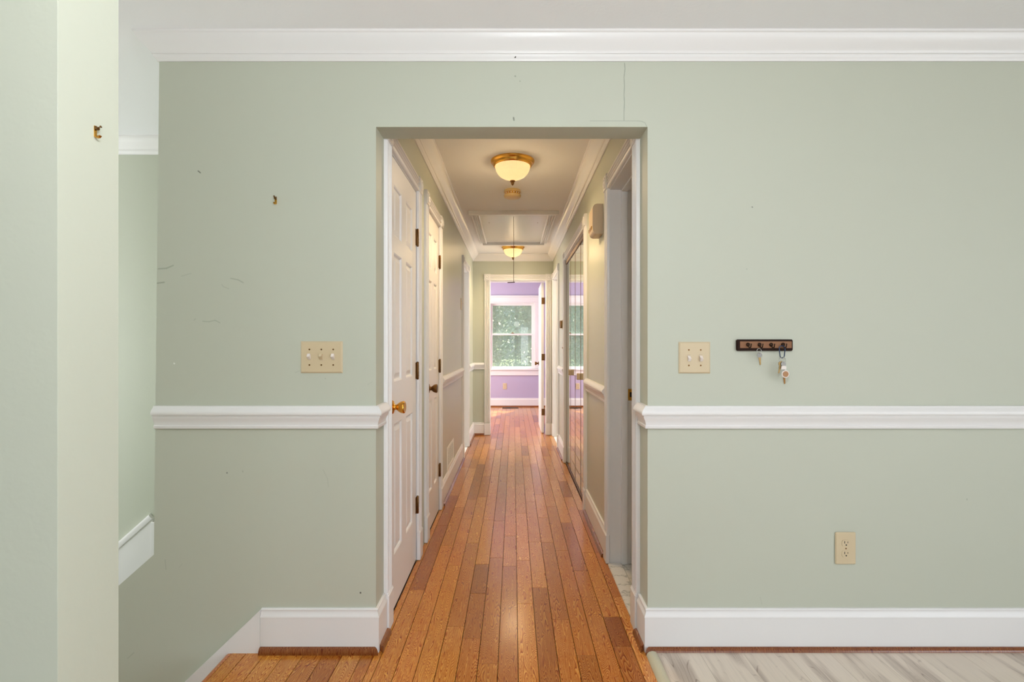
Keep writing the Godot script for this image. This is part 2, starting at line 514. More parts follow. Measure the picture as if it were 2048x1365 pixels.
func hinge(parent, x, out, y, d, m):
	var s = Shape.new()
	s.lathe([Vector2(0, -0.050), Vector2(0.004, -0.049), Vector2(0.0065, -0.045), Vector2(0.0065, 0.045), Vector2(0.004, 0.049), Vector2(0, 0.050)], P(x + out * 0.007, y, d), Vector3.UP, 10)
	for k in 4: s.lathe([Vector2(0.0074, -0.0012), Vector2(0.0074, 0.0012)], P(x + out * 0.007, y - 0.027 + 0.018 * k, d), Vector3.UP, 10)
	bx(s, x - out * 0.001, x + out * 0.0035, y - 0.044, y + 0.044, d - 0.022, d + 0.012, 0.001)
	part(s, "hinge", m, parent)

func closet_door(n, x, d0, d1, knob_d, hinges, label, shade):
	var root = thing("door_%d" % n, label, "door", P(x, 0, (d0 + d1) * 0.5), "", "structure")
	casing(root, x, 1.0, d0, d1)
	jamb(root, x, 1.0, d0, d1, 0.114)
	var leaf = six_panel_leaf(root, x - 0.001, 1.0, d0 + 0.001, d1 - 0.003)
	knob(leaf, P(x - 0.001, 0.912, knob_d), Vector3.RIGHT, shade)
	for y in hinges: hinge(root, x, 1.0, y, d1 + 0.001, M.old_brass)
	return root
func open_doorway(n, x, out, d0, d1, label):
	var root = thing("door_%d" % n, label, "doorway", P(x, 0, (d0 + d1) * 0.5), "", "structure")
	casing(root, x, out, d0, d1)
	jamb(root, x, out, d0, d1, 0.118, 0.05)
	return root

# ---------------------------------------------------------------- lamps and fittings
func ceiling_light(d, label):
	var at = P(-0.006, CEIL, d)
	var root = thing("ceiling_light", label, "ceiling light", at, "hallway ceiling lights")
	var s = Shape.new()
	s.lathe([Vector2(0.142, 0.0), Vector2(0.142, 0.004), Vector2(0.139, 0.010), Vector2(0.131, 0.014), Vector2(0.128, 0.019), Vector2(0.127, 0.026), Vector2(0.122, 0.033), Vector2(0.116, 0.036), Vector2(0.113, 0.034), Vector2(0.108, 0.030)], at, Vector3.DOWN, 48)
	part(s, "brass_pan", M.brass, root)
	var b = Shape.new()
	b.lathe([Vector2(0.112, 0.031), Vector2(0.112, 0.040), Vector2(0.110, 0.050), Vector2(0.105, 0.064), Vector2(0.096, 0.080), Vector2(0.082, 0.095), Vector2(0.062, 0.107), Vector2(0.040, 0.115), Vector2(0.024, 0.121), Vector2(0.016, 0.127), Vector2(0, 0.128)], at, Vector3.DOWN, 144, 48, 0.008)
	part(b, "glass_bowl", M.bowl, root, "ribbed frosted glass bowl glowing warm")
	var f = Shape.new()
	f.lathe([Vector2(0.017, 0.126), Vector2(0.018, 0.130), Vector2(0.014, 0.134), Vector2(0.009, 0.139), Vector2(0.011, 0.143), Vector2(0.008, 0.149), Vector2(0.004, 0.156), Vector2(0, 0.158)], at, Vector3.DOWN, 16)
	part(f, "finial", M.old_brass, root)
	var l = OmniLight3D.new()
	l.name = "bulb"
	l.light_color = Color(1.0, 0.87, 0.68)
	l.light_energy = LAMP
	l.light_size = 0.05
	l.shadow_enabled = true
	l.omni_range = 12.0
	l.omni_attenuation = 2.0
	root.add_child(l)
	l.position = Vector3(0, -0.065, 0)
	var sp = SpotLight3D.new()
	sp.name = "downward_glow"
	sp.light_color = l.light_color
	sp.light_energy = DOWN
	sp.light_size = 0.10
	sp.spot_angle = 82.0
	sp.spot_range = 12.0
	sp.spot_attenuation = 2.0
	sp.shadow_enabled = true
	root.add_child(sp)
	sp.position = Vector3(0, -0.08, 0)
	sp.rotation_degrees = Vector3(-90, 0, 0)
	return root

func switch_plate(called, label, cx, cy, w, h, toggles, face_d, normal: Vector3, raised = []):
	# a plate with toggles; normal points into the room
	var at = P(cx, cy, face_d)
	var root = thing(called, label, "light switch", at)
	var side = Vector3.UP.cross(normal)
	var o = at
	var s = Shape.new()
	var a = poly([[-w * .5, -h * .5], [w * .5, -h * .5], [w * .5, h * .5], [-w * .5, h * .5]])
	var i = 0.005
	var b = poly([[-w * .5 + i, -h * .5 + i], [w * .5 - i, -h * .5 + i], [w * .5 - i, h * .5 - i], [-w * .5 + i, h * .5 - i]])
	s.sweep(a, o, o + normal * 0.0025, side, Vector3.UP)
	for k in 4:
		var l = (k + 1) % 4
		var A = o + normal * 0.0025 + side * a[k].x + Vector3.UP * a[k].y
		var B = o + normal * 0.0025 + side * a[l].x + Vector3.UP * a[l].y
		var C = o + normal * 0.0065 + side * b[l].x + Vector3.UP * b[l].y
		var D = o + normal * 0.0065 + side * b[k].x + Vector3.UP * b[k].y
		var m = (a[k] + a[l]).normalized()
		s.quad(A, B, C, D, (normal + side * m.x + Vector3.UP * m.y).normalized())
	s.quad(o + normal * .0065 + side * b[0].x + Vector3.UP * b[0].y, o + normal * .0065 + side * b[1].x + Vector3.UP * b[1].y, o + normal * .0065 + side * b[2].x + Vector3.UP * b[2].y, o + normal * .0065 + side * b[3].x + Vector3.UP * b[3].y, normal)
	part(s, "plate", M.almond, root)
	for k in toggles:
		var x = (k - (toggles - 1) * 0.5) * 0.046
		var q = Shape.new()
		var tilt = -1.0 if raised.has(k) else 1.0
		var c = o + side * x + normal * 0.0065
		var dirn = (normal + Vector3.UP * 0.75 * tilt).normalized()
		var upv = (Vector3.UP - dirn * Vector3.UP.dot(dirn)).normalized()
		q.sweep(poly([[-.005, -.007], [.005, -.007], [.005, .007], [-.005, .007]]), c - dirn * 0.006, c + dirn * 0.014, side, upv)
		part(q, "toggle", M.ivory if not (toggles == 3 and k == 1) else M.almond, root, "white toggle" if not (toggles == 3 and k == 1) else "almond toggle")
		var sl = Shape.new()
		sl.sweep(poly([[-.006, -.0125], [.006, -.0125], [.006, .0125], [-.006, .0125]]), c + normal * .0001, c + normal * 0.0006, side, Vector3.UP)
		part(sl, "slot", M.beige, root)
		for y in [-0.030, 0.030]:
			var r = Shape.new()
			r.lathe([Vector2(0.0034, 0), Vector2(0.003, 0.0009), Vector2(0.0012, 0.0009), Vector2(0.001, 0.0005), Vector2(0, 0.0005)], c + Vector3.UP * y, normal, 10)
			part(r, "screw", M.old_brass, root)
	return root
func outlet(label, cx, cy, w, h, face_d):
	var at = P(cx, cy, face_d)
	var root = thing("outlet", label, "outlet", at)
	var s = Shape.new()
	bx(s, cx - w * .5, cx + w * .5, cy - h * .5, cy + h * .5, face_d, face_d - 0.007, 0.0045)
	part(s, "plate", M.almond, root)
	for e in [0.0205, -0.0205]:
		var f = Shape.new()
		var pr = PackedVector2Array()
		for k in 24:
			var t = TAU * k / 24
			pr.append(Vector2(clamp(cos(t) * 0.0172, -0.0165, 0.0165), clamp(sin(t) * 0.0172, -0.0135, 0.0135)))
		f.sweep(pr, P(cx, cy + e, face_d - 0.0065), P(cx, cy + e, face_d - 0.0088), Vector3.RIGHT, Vector3.UP)
		var fo = part(f, "receptacle", M.almond, root)
		var g = Shape.new()
		bx(g, cx - 0.0072, cx - 0.0048, cy + e - 0.0005, cy + e + 0.0085, face_d - 0.0086, face_d - 0.0090)
		bx(g, cx + 0.0050, cx + 0.0070, cy + e + 0.0005, cy + e + 0.0075, face_d - 0.0086, face_d - 0.0090)
		g.lathe([Vector2(0.0028, 0), Vector2(0.0028, 0.0003), Vector2(0, 0.0003)], P(cx, cy + e - 0.0065, face_d - 0.0087), Vector3.BACK, 12)
		part(g, "slots", M.dark, fo, "dark plug slots")
	var r = Shape.new()
	r.lathe([Vector2(0.003, 0), Vector2(0.0028, 0.0010), Vector2(0, 0.0010)], P(cx, cy, face_d - 0.0068), Vector3.BACK, 10)
	part(r, "screw", M.old_brass, root)

# ---------------------------------------------------------------- scene
const LAMP := 0.11
const E_SIDE := 8.8
const E_REAR := 7.0
const E_ENTRY := 7.4
const E_BED := 13.5
const E_SMALL := 4.0
const E_BATH := 0.2
const E_ROOM := 1.4
const DOWN := 1.6
func area_light(called, at: Vector3, look: Vector3, w, h, e, c: Color):
	var l = AreaLight3D.new()
	l.name = called
	l.area_size = Vector2(w, h)
	l.light_energy = e
	l.light_color = c
	l.shadow_enabled = true
	l.area_range = 20.0
	l.area_attenuation = 2.0
	add_child(l)
	l.look_at_from_position(at, at + look, Vector3.UP)

func _ready():
	rng.seed = 20240
	# ---- camera
	var cam = Camera3D.new()
	cam.name = "camera"
	cam.projection = Camera3D.PROJECTION_FRUSTUM
	cam.near = 0.05
	cam.far = 200.0
	cam.size = 0.05 * 1365.0 / 1000.0
	cam.frustum_offset = Vector2(-0.003, 0.0075) * 0.05
	add_child(cam)
	cam.position = Vector3(0, EYE, 0)
	cam.current = true
	# ---- sky, sun, exposure
	var env = Environment.new()
	env.background_mode = Environment.BG_SKY
	var sky = Sky.new()
	var sm = ProceduralSkyMaterial.new()
	sm.sky_top_color = Color(0.45, 0.62, 0.85); sm.sky_horizon_color = Color(0.80, 0.87, 0.92)
	sm.ground_bottom_color = Color(0.30, 0.32, 0.26); sm.ground_horizon_color = Color(0.70, 0.76, 0.76)
	sm.sky_energy_multiplier = 0.9
	sky.sky_material = sm
	env.sky = sky
	env.tonemap_mode = Environment.TONE_MAPPER_LINEAR
	env.tonemap_exposure = 0.93
	env.sdfgi_enabled = true; env.ssao_enabled = true; env.ssil_enabled = true
	var we = WorldEnvironment.new()
	we.name = "environment"
	we.environment = env
	add_child(we)
	var sun = DirectionalLight3D.new()
	sun.name = "sun"
	sun.light_energy = 14.0
	sun.light_color = Color(1.0, 0.96, 0.88)
	sun.light_angular_distance = 0.6
	sun.shadow_enabled = true
	add_child(sun)
	sun.look_at_from_position(Vector3.ZERO, Vector3(-0.36, -1.0, 0.73), Vector3.UP)
	# ---- daylight through the windows of the room and of the bedroom
	area_light("daylight_side_window", Vector3(4.22, 1.14, 1.75), Vector3(-1, 0.3, 0), 3.0, 1.9, E_SIDE, Color(0.955, 0.974, 1.0))
	area_light("daylight_rear_window", Vector3(2.1, 1.14, 4.72), Vector3(0, 0.3, -1), 3.5, 1.9, E_REAR, Color(0.955, 0.974, 1.0))
	area_light("daylight_entry_window", P(-4.32, 1.10, 1.925), Vector3.RIGHT, 1.5, 1.25, E_ENTRY, Color(0.97, 0.985, 1.0))
	area_light("daylight_side_room_window", P(-2.15, 1.4, 5.7), Vector3.RIGHT, 0.9, 1.1, E_SMALL, Color(0.97, 0.98, 1.0))
	area_light("daylight_corner_room_window", P(2.15, 1.4, 5.95), Vector3.LEFT, 0.9, 1.1, E_SMALL, Color(0.97, 0.98, 1.0))
	area_light("daylight_bathroom_window", P(2.22, 1.5, 2.65), Vector3.LEFT, 0.6, 0.7, E_BATH, Color(1.0, 0.90, 0.78))
	area_light("daylight_bedroom_side_window", P(-2.5, 1.35, 8.275), Vector3.RIGHT, 1.3, 1.25, E_BED, Color(1.0, 0.98, 0.97))

	make_materials()
	make_profiles()
	build_shell()
	build_trim()
	build_floors()
	build_stairs()
	build_doors()
	build_bedroom()
	build_outside()
	build_fittings()
	build_marks_and_keys()

func wall_poly(called, m, label, pts, a, b, U, V):
	var s = Shape.new()
	s.sweep(poly(pts), a, b, U, V, 0, 0, true, false)
	return structure(s, called, m, label, "wall")

func build_shell():
	var R = Vector3.RIGHT; var U = Vector3.UP; var F = Vector3(0, 0, -1)
	# wall with the opening; its free end leans a little, and it runs on below as a sloping half wall
	wall_poly("wall_front", M.marked_wall, "sage green wall with a wide opening to the hallway", [
		[4.3, -0.02], [4.3, CEIL], [-1.372, CEIL], [-1.394, 0.372], [-3.4, -1.40], [-0.98, -1.40], [-0.98, -0.02],
		[XL, -0.02], [XL, 2.031], [XR, 2.031], [XR, -0.02]], P(0, 0, D_NEAR + 0.113), P(0, 0, D_NEAR), R, U)
	# side wall and rear wall of the stairwell
	var s = Shape.new()
	bx(s, -1.37, -1.26, -1.40, CEIL, D_NEAR + 0.113, 2.887)
	structure(s, "wall_stairwell_side", M.wall, "sage green return wall beside the stairwell", "wall", P(-1.3, 0, 2.4))
	s = Shape.new()
	bx(s, -4.4, -1.26, -1.40, CEIL, 2.887, 3.0)
	structure(s, "wall_stairwell_back", M.wall, "shaded sage green wall across the stairwell behind the sloping skirting", "wall", P(-2.3, 0, 2.94))
	# wall end (like a post) between the room and the stairs
	s = Shape.new()
	bx(s, -4.4, -0.672, -1.40, CEIL, 0.737, 0.851, 0.0003)
	structure(s, "wall_stair_end", M.wall, "free end of a sage green wall in front of the stairs", "wall", P(-2.0, 0, 0.79))
	# hallway walls, cut out for the doors
	var low = -0.02
	wall_poly("wall_hall_left", M.hall_wall, "hallway wall with two panelled closet doors and a floor-level return grille", comb(D_NEAR + 0.113, D_END, [[2.119, 2.759], [3.046, 3.594], [5.221, 5.814]], low), P(XL - 0.114, 0, 0), P(XL, 0, 0), F, U)
	wall_poly("wall_hall_right", M.hall_wall, "hallway wall with the bathroom doorway and mirrored closet", comb(D_NEAR + 0.113, D_END, [[2.119, 2.714], [3.594, 5.026], [5.746, 6.464]], low), P(XR + 0.114, 0, 0), P(XR, 0, 0), F, U)
	wall_poly("wall_hall_end", M.hall_wall, "hallway end wall around the open bedroom door", [[-0.7, low], [-0.7, CEIL], [0.7, CEIL], [0.7, low], [0.436, low], [0.436, HEAD + 0.006], [-0.318, HEAD + 0.006], [-0.318, low]], P(0, 0, D_END + 0.114), P(0, 0, D_END), R, U)
	# outer walls of the room behind the camera, with window openings
	wall_poly("wall_right", M.wall, "sage green outer wall with a wide window onto the porch", [[-2.06, -0.1], [-2.06, CEIL], [4.8, CEIL], [4.8, -0.1], [3.35, -0.1], [3.35, 2.18], [0.15, 2.18], [0.15, 0.10], [3.349, 0.10], [3.349, -0.1]], P(4.3, 0, 0), P(4.42, 0, 0), Vector3.BACK, U)
	wall_poly("wall_back", M.wall, "sage green outer wall with a broad picture window", [[-4.5, -0.1], [-4.5, CEIL], [4.4, CEIL], [4.4, -0.1], [3.95, -0.1], [3.95, 2.18], [0.25, 2.18], [0.25, 0.10], [3.949, 0.10], [3.949, -0.1]], P(0, 0, -4.8), P(0, 0, -4.92), R, U)
	wall_poly("wall_left", M.wall, "sage green outer wall with a tall entry window beside the stairs", [[-4.8, -1.5], [-4.8, CEIL], [3.0, CEIL], [3.0, -1.5], [2.75, -1.5], [2.75, 1.80], [1.1, 1.80], [1.1, 0.40], [2.749, 0.40], [2.749, -1.5]], P(-4.4, 0, 0), P(-4.52, 0, 0), F, U)
	room_window(5, "tall white framed entry window by the stairs", P(-4.46, 1.10, 1.925), Vector3.BACK, 1.65, 1.4)
	# bathroom behind the doorway
	s = Shape.new()
	bx(s, XR + 0.114, 2.3, low, CEIL, 3.25, 3.36)
	bx(s, 2.3, 2.4, low, 1.1, D_NEAR + 0.113, 3.36); bx(s, 2.3, 2.4, 1.9, CEIL, D_NEAR + 0.113, 3.36); bx(s, 2.3, 2.4, 1.1, 1.9, D_NEAR + 0.113, 2.3); bx(s, 2.3, 2.4, 1.1, 1.9, 3.0, 3.36)
	structure(s, "wall_bathroom", M.plain, "pale bathroom wall beyond the marble threshold", "wall", P(1.4, 0, 3.3))
	room_window(8, "small bathroom window", P(2.35, 1.5, 2.65), Vector3.BACK, 0.7, 0.8)
	s = Shape.new()
	bx(s, -4.6, 4.5, CEIL, CEIL + 0.15, -5.0, D_BACK + 0.12)
	structure(s, "ceiling", M.ceiling, "flat white painted ceiling", "ceiling", P(0, CEIL, 3))
	# side rooms behind the two doorways near the end of the hallway
	s = Shape.new()
	bx(s, -2.2, XL - 0.114, low, CEIL, 4.9, 5.0); bx(s, -2.2, XL - 0.114, low, CEIL, 6.45, 6.55); bx(s, -2.3, -2.2, low, CEIL, 4.9, 5.2); bx(s, -2.3, -2.2, low, CEIL, 6.2, 6.55); bx(s, -2.3, -2.2, low, 0.8, 5.2, 6.2); bx(s, -2.3, -2.2, 2.0, CEIL, 5.2, 6.2)
	structure(s, "wall_side_room", M.plain, "pale walls of the small room past the return grille", "wall", P(-1.4, 0, 5.7))
	room_window(6, "window of the small room past the return grille", P(-2.25, 1.4, 5.7), Vector3.BACK, 1.0, 1.2)
	s = Shape.new()
	bx(s, XR + 0.114, 2.2, low, CEIL, 5.25, 5.35); bx(s, 0.72, 2.2, low, CEIL, D_END, 6.67); bx(s, 2.2, 2.3, low, CEIL, 5.25, 5.45); bx(s, 2.2, 2.3, low, CEIL, 6.45, 6.67); bx(s, 2.2, 2.3, low, 0.8, 5.45, 6.45); bx(s, 2.2, 2.3, 2.0, CEIL, 5.45, 6.45)
	structure(s, "wall_corner_room", M.plain, "pale walls of the room behind the doorway beside the bedroom", "wall", P(1.4, 0, 6))
	room_window(7, "window of the room behind the doorway beside the bedroom", P(2.25, 1.4, 5.95), Vector3.BACK, 1.0, 1.2)
	s = Shape.new()
	bx(s, -2.3, XL, -0.1, -0.002, 4.9, 6.57); bx(s, XR, 2.3, -0.1, -0.002, 5.25, 6.67)
	structure(s, "floor_side_rooms", M.carpet, "pale carpet in the rooms off the hallway", "floor", P(0, 0, 5.8))
	# windows of the room (behind the camera)
	room_window(1, "wide white framed window facing the porch", P(4.36, 1.14, -1.75), Vector3.BACK, 3.2, 2.08)
	room_window(2, "broad white framed picture window of the room", P(2.1, 1.14, -4.86), Vector3.RIGHT, 3.7, 2.08)

func comb(d0, d1, holes, low):
	var p = [[d0, low], [d0, CEIL], [d1, CEIL], [d1, low]]
	for i in range(holes.size() - 1, -1, -1):
		var h = holes[i]
		p.append_array([[h[1], low], [h[1], HEAD + 0.006], [h[0], HEAD + 0.006], [h[0], low]])
	return p
func room_window(n, label, c: Vector3, side: Vector3, w, h):
	var root = thing("window_%d" % n, label, "window", c - Vector3(0, h * 0.5, 0), "", "structure")
	var nrm = side.cross(Vector3.UP)
	var bar = func(u0, u1, v0, v1):
		var s = Shape.new()
		s.sweep(poly([[u0, v0], [u1, v0], [u1, v1], [u0, v1]]), c - nrm * 0.03, c + nrm * 0.03, side, Vector3.UP)
		part(s, "window_frame", M.white, root)
	var a = w * 0.5; var b = h * 0.5
	bar.call(-a, a, -b, -b + 0.06); bar.call(-a, a, b - 0.06, b)
	bar.call(-a, -a + 0.06, -b + 0.06, b - 0.06); bar.call(a - 0.06, a, -b + 0.06, b - 0.06); bar.call(-0.03, 0.03, -b + 0.06, b - 0.06)
	for e in [-1, 1]:
		var g = Shape.new()
		var x0 = min(e * 0.03, e * (a - 0.06)); var x1 = max(e * 0.03, e * (a - 0.06))
		g.sweep(poly([[x0, -b + .06], [x1, -b + .06], [x1, b - .06], [x0, b - .06]]), c - nrm * 0.002, c + nrm * 0.002, side, Vector3.UP)
		part(g, "pane", M.glass, root)

func run_trim(s: Shape, prof, a: Vector3, b: Vector3, out: Vector3, ms := 0.0, me := 0.0):
	s.sweep(prof, a, b, out, Vector3.UP, ms, me)

func build_trim():
	var O = Vector3.BACK   # out of the front wall
	# crown mouldings
	var s = Shape.new()
	run_trim(s, crown_p, P(-1.372, CEIL, D_NEAR), P(4.3, CEIL, D_NEAR), O, -1.0, 0.0)
	run_trim(s, crown_p, P(-1.372, CEIL, 2.887), P(-1.372, CEIL, D_NEAR), Vector3.LEFT, 1.0, 1.0)
	var crown = structure(s, "trim_1", M.white, "white crown moulding along the wall with the opening", "moulding", P(1, CEIL - 0.09, D_NEAR))
	for e in [[0.0190, 2.3335, 1.9020], [0.0060, 2.2925, 1.9245], [0.0080, 2.2945, 1.9240]]:
		var nh = Shape.new()
		nh.lathe([Vector2(0.0022, 0), Vector2(0.0018, 0.0006), Vector2(0, 0.0007)], P(e[0], e[1], e[2]), Vector3(0, -0.6, 0.8), 8)
		part(nh, "nail_head", M.dark, crown, "small dark nail head")
	s = Shape.new()
	run_trim(s, crown_p, P(-4.4, CEIL, 2.887), P(-1.372, CEIL, 2.887), O, 0.0, -1.0)
	structure(s, "trim_2", M.white, "white crown moulding on the shaded stairwell wall", "moulding", P(-2.3, CEIL - 0.09, 2.887))
	var hp = scaled(crown_p, 1.28, 1.0)
	s = Shape.new()
	run_trim(s, hp, P(XL, CEIL, 2.051), P(XL, CEIL, D_END), Vector3.RIGHT, 0.0, -1.0)
	structure(s, "trim_3", M.white, "crown moulding over the hallway closet doors", "moulding", P(XL, CEIL - 0.09, 4.2))
	s = Shape.new()
	run_trim(s, hp, P(XR, CEIL, 2.051), P(XR, CEIL, D_END), Vector3.LEFT, 0.0, -1.0)
	structure(s, "trim_4", M.white, "crown moulding over the mirrored closet and bathroom doorway", "moulding", P(XR, CEIL - 0.09, 4.2))
	s = Shape.new()
	run_trim(s, hp, P(XL, CEIL, D_END), P(XR, CEIL, D_END), O, 1.0, -1.0)
	structure(s, "trim_5", M.white, "crown moulding across the hallway end wall", "moulding", P(0, CEIL - 0.09, D_END))
	# chair rails
	var y = 0.862
	s = Shape.new()
	run_trim(s, rail_p, P(-1.387, y, D_NEAR), P(XL, y, D_NEAR), O, 0.0, 1.0)
	run_trim(s, rail_p, P(XL, y, D_NEAR), P(XL, y, 2.053), Vector3.RIGHT, -1.0, 0.0)
	structure(s, "trim_6", M.white, "white chair rail between the stairwell and the hallway opening", "chair rail", P(-0.95, y, D_NEAR))
	s = Shape.new()
	run_trim(s, rail_p, P(XR, y, D_NEAR), P(4.3, y, D_NEAR), O, -1.0, 0.0)
	run_trim(s, rail_p, P(XR, y, D_NEAR), P(XR, y, 2.053), Vector3.LEFT, -1.0, 0.0)
	structure(s, "trim_7", M.white, "long white chair rail on the wall with the key rack", "chair rail", P(1.4, y, D_NEAR))
	s = Shape.new()
	run_trim(s, rail_p, P(XL, y, 3.662), P(XL, y, 5.155), Vector3.RIGHT)
	structure(s, "trim_8", M.white, "hallway chair rail above the return grille", "chair rail", P(XL, y, 4.4))
	s = Shape.new()
	run_trim(s, rail_p, P(XL, y, 5.882), P(XL, y, D_END), Vector3.RIGHT, 0.0, -1.0)
	run_trim(s, rail_p, P(XL, y, D_END), P(-0.384, y, D_END), O, 1.0, 0.0)
	structure(s, "trim_9", M.white, "short chair rail turning the corner beside the bedroom door", "chair rail", P(XL, y, 6.4))
	s = Shape.new()
	run_trim(s, rail_p, P(XR, y, 2.782), P(XR, y, 3.526), Vector3.LEFT)
	structure(s, "trim_10", M.white, "hallway chair rail between the bathroom doorway and mirrored closet", "chair rail", P(XR, y, 3.1))
	s = Shape.new()
	run_trim(s, rail_p, P(XR, y, 5.094), P(XR, y, 5.678), Vector3.LEFT)
	structure(s, "trim_11", M.white, "hallway chair rail under the thermostat", "chair rail", P(XR, y, 5.4))
	# baseboards with a stained shoe moulding as a part
	var make = func(called, label, runs):
		var root = thing(called, label, "baseboard", runs[0][0], "", "structure")
		var b = Shape.new(); var h = Shape.new()
		for r in runs:
			run_trim(b, base_p, r[0] + Vector3(0, 0.001, 0), r[1] + Vector3(0, 0.001, 0), r[2], r[3], r[4])
			h.uvo = Vector2(0.07, 0.3)
			h.col = Color(0.27, 0.105, 0.032)
			run_trim(h, shoe_p, r[0] + r[2] * 0.015, r[1] + r[2] * 0.015, r[2], r[3], r[4])
		part(b, "board", M.white, root)
		part(h, "shoe_moulding", M.oak, root, "brown stained quarter-round shoe moulding")
	make.call("baseboard_left", "short white baseboard between the stair skirt and the hallway opening", [[P(-0.974, 0, D_NEAR), P(XL, 0, D_NEAR), O, 0.0, 1.0], [P(XL, 0, D_NEAR), P(XL, 0, 2.051), Vector3.RIGHT, -1.0, 0.0]])
	make.call("baseboard_right", "long white baseboard above the pale laminate floor", [[P(XR, 0, D_NEAR), P(4.3, 0, D_NEAR), O, -1.0, 0.0], [P(XR, 0, D_NEAR), P(XR, 0, 2.048), Vector3.LEFT, -1.0, 0.0]])
	make.call("baseboard_hall_left", "hallway baseboard under the return grille", [[P(XL, 0, 3.664), P(XL, 0, 5.153), Vector3.RIGHT, 0.0, 0.0]])
	make.call("baseboard_hall_corner", "short hallway baseboard turning the corner beside the bedroom door", [[P(XL, 0, 5.884), P(XL, 0, D_END), Vector3.RIGHT, 0.0, -1.0], [P(XL, 0, D_END), P(-0.386, 0, D_END), O, 1.0, 0.0]])
	make.call("baseboard_hall_right", "hallway baseboard between the bathroom doorway and mirrored closet", [[P(XR, 0, 2.784), P(XR, 0, 3.524), Vector3.LEFT, 0.0, 0.0]])
	make.call("baseboard_hall_far", "hallway baseboard under the thermostat", [[P(XR, 0, 5.096), P(XR, 0, 5.676), Vector3.LEFT, 0.0, 0.0]])
	# sloping skirting on the stairwell wall
	s = Shape.new()
	var k = tan(deg_to_rad(41.5))
	var p = func(px, py): return [(px - 1027.0) * 0.002887, EYE - (py - 690.0) * 0.002887]
	var a = p.call(309.0, 1036.0); var b0 = p.call(309.0, 1112.0)
	var run = 1.1
	s.sweep(poly([[a[0], a[1]], [a[0] - run, a[1] - run * k], [b0[0] - run, b0[1] - run * k], [b0[0], b0[1]]]), P(0, 0, 2.887), P(0, 0, 2.871), Vector3.RIGHT, Vector3.UP)
	var dir = Vector3(-1, -k, 0).normalized()
	s.sweep(poly([[-0.001, 0.0], [-0.001, 0.020], [0.018, 0.023], [0.030, 0.019], [0.034, 0.0]]), P(a[0], a[1], 2.887), P(a[0] - run, a[1] - run * k, 2.887), Vector3(-dir.y, dir.x, 0).normalized() * -1.0 if -dir.x < 0 else Vector3(dir.y, -dir.x, 0), Vector3.BACK)
	bx(s, a[0] - 0.004, a[0] + 0.024, b0[1], a[1] - 0.02, 2.887, 2.862, 0.002)
	structure(s, "baseboard_stairwell", M.white, "sloping white skirting on the shaded stairwell wall", "baseboard", P(a[0], a[1], 2.887))

# ---------------------------------------------------------------- floors
func plank(parent, called, m, x0, x1, d0, d1, y, t, tint: Color, uvo: Vector2, gap):
	var s = Shape.new()
	s.col = tint
	s.uvo = uvo
	bx(s, x0 + gap, x1 - gap, y - t, y, d0 + gap * 0.6, d1 - gap * 0.6, 0.0005)
	return part(s, called, m, parent)

func oak_tint() -> Color:
	var t = rng.randf()
	var base = Color(0.64, 0.310, 0.060)
	if t < 0.18: base = Color(0.44, 0.180, 0.032)
	elif t < 0.38: base = Color(0.54, 0.240, 0.045)
	elif t > 0.85: base = Color(0.70, 0.365, 0.085)
	var k = rng.randf_range(0.93, 1.07)
	return Color(base.r * k, base.g * k * rng.randf_range(0.96, 1.04), base.b * k)

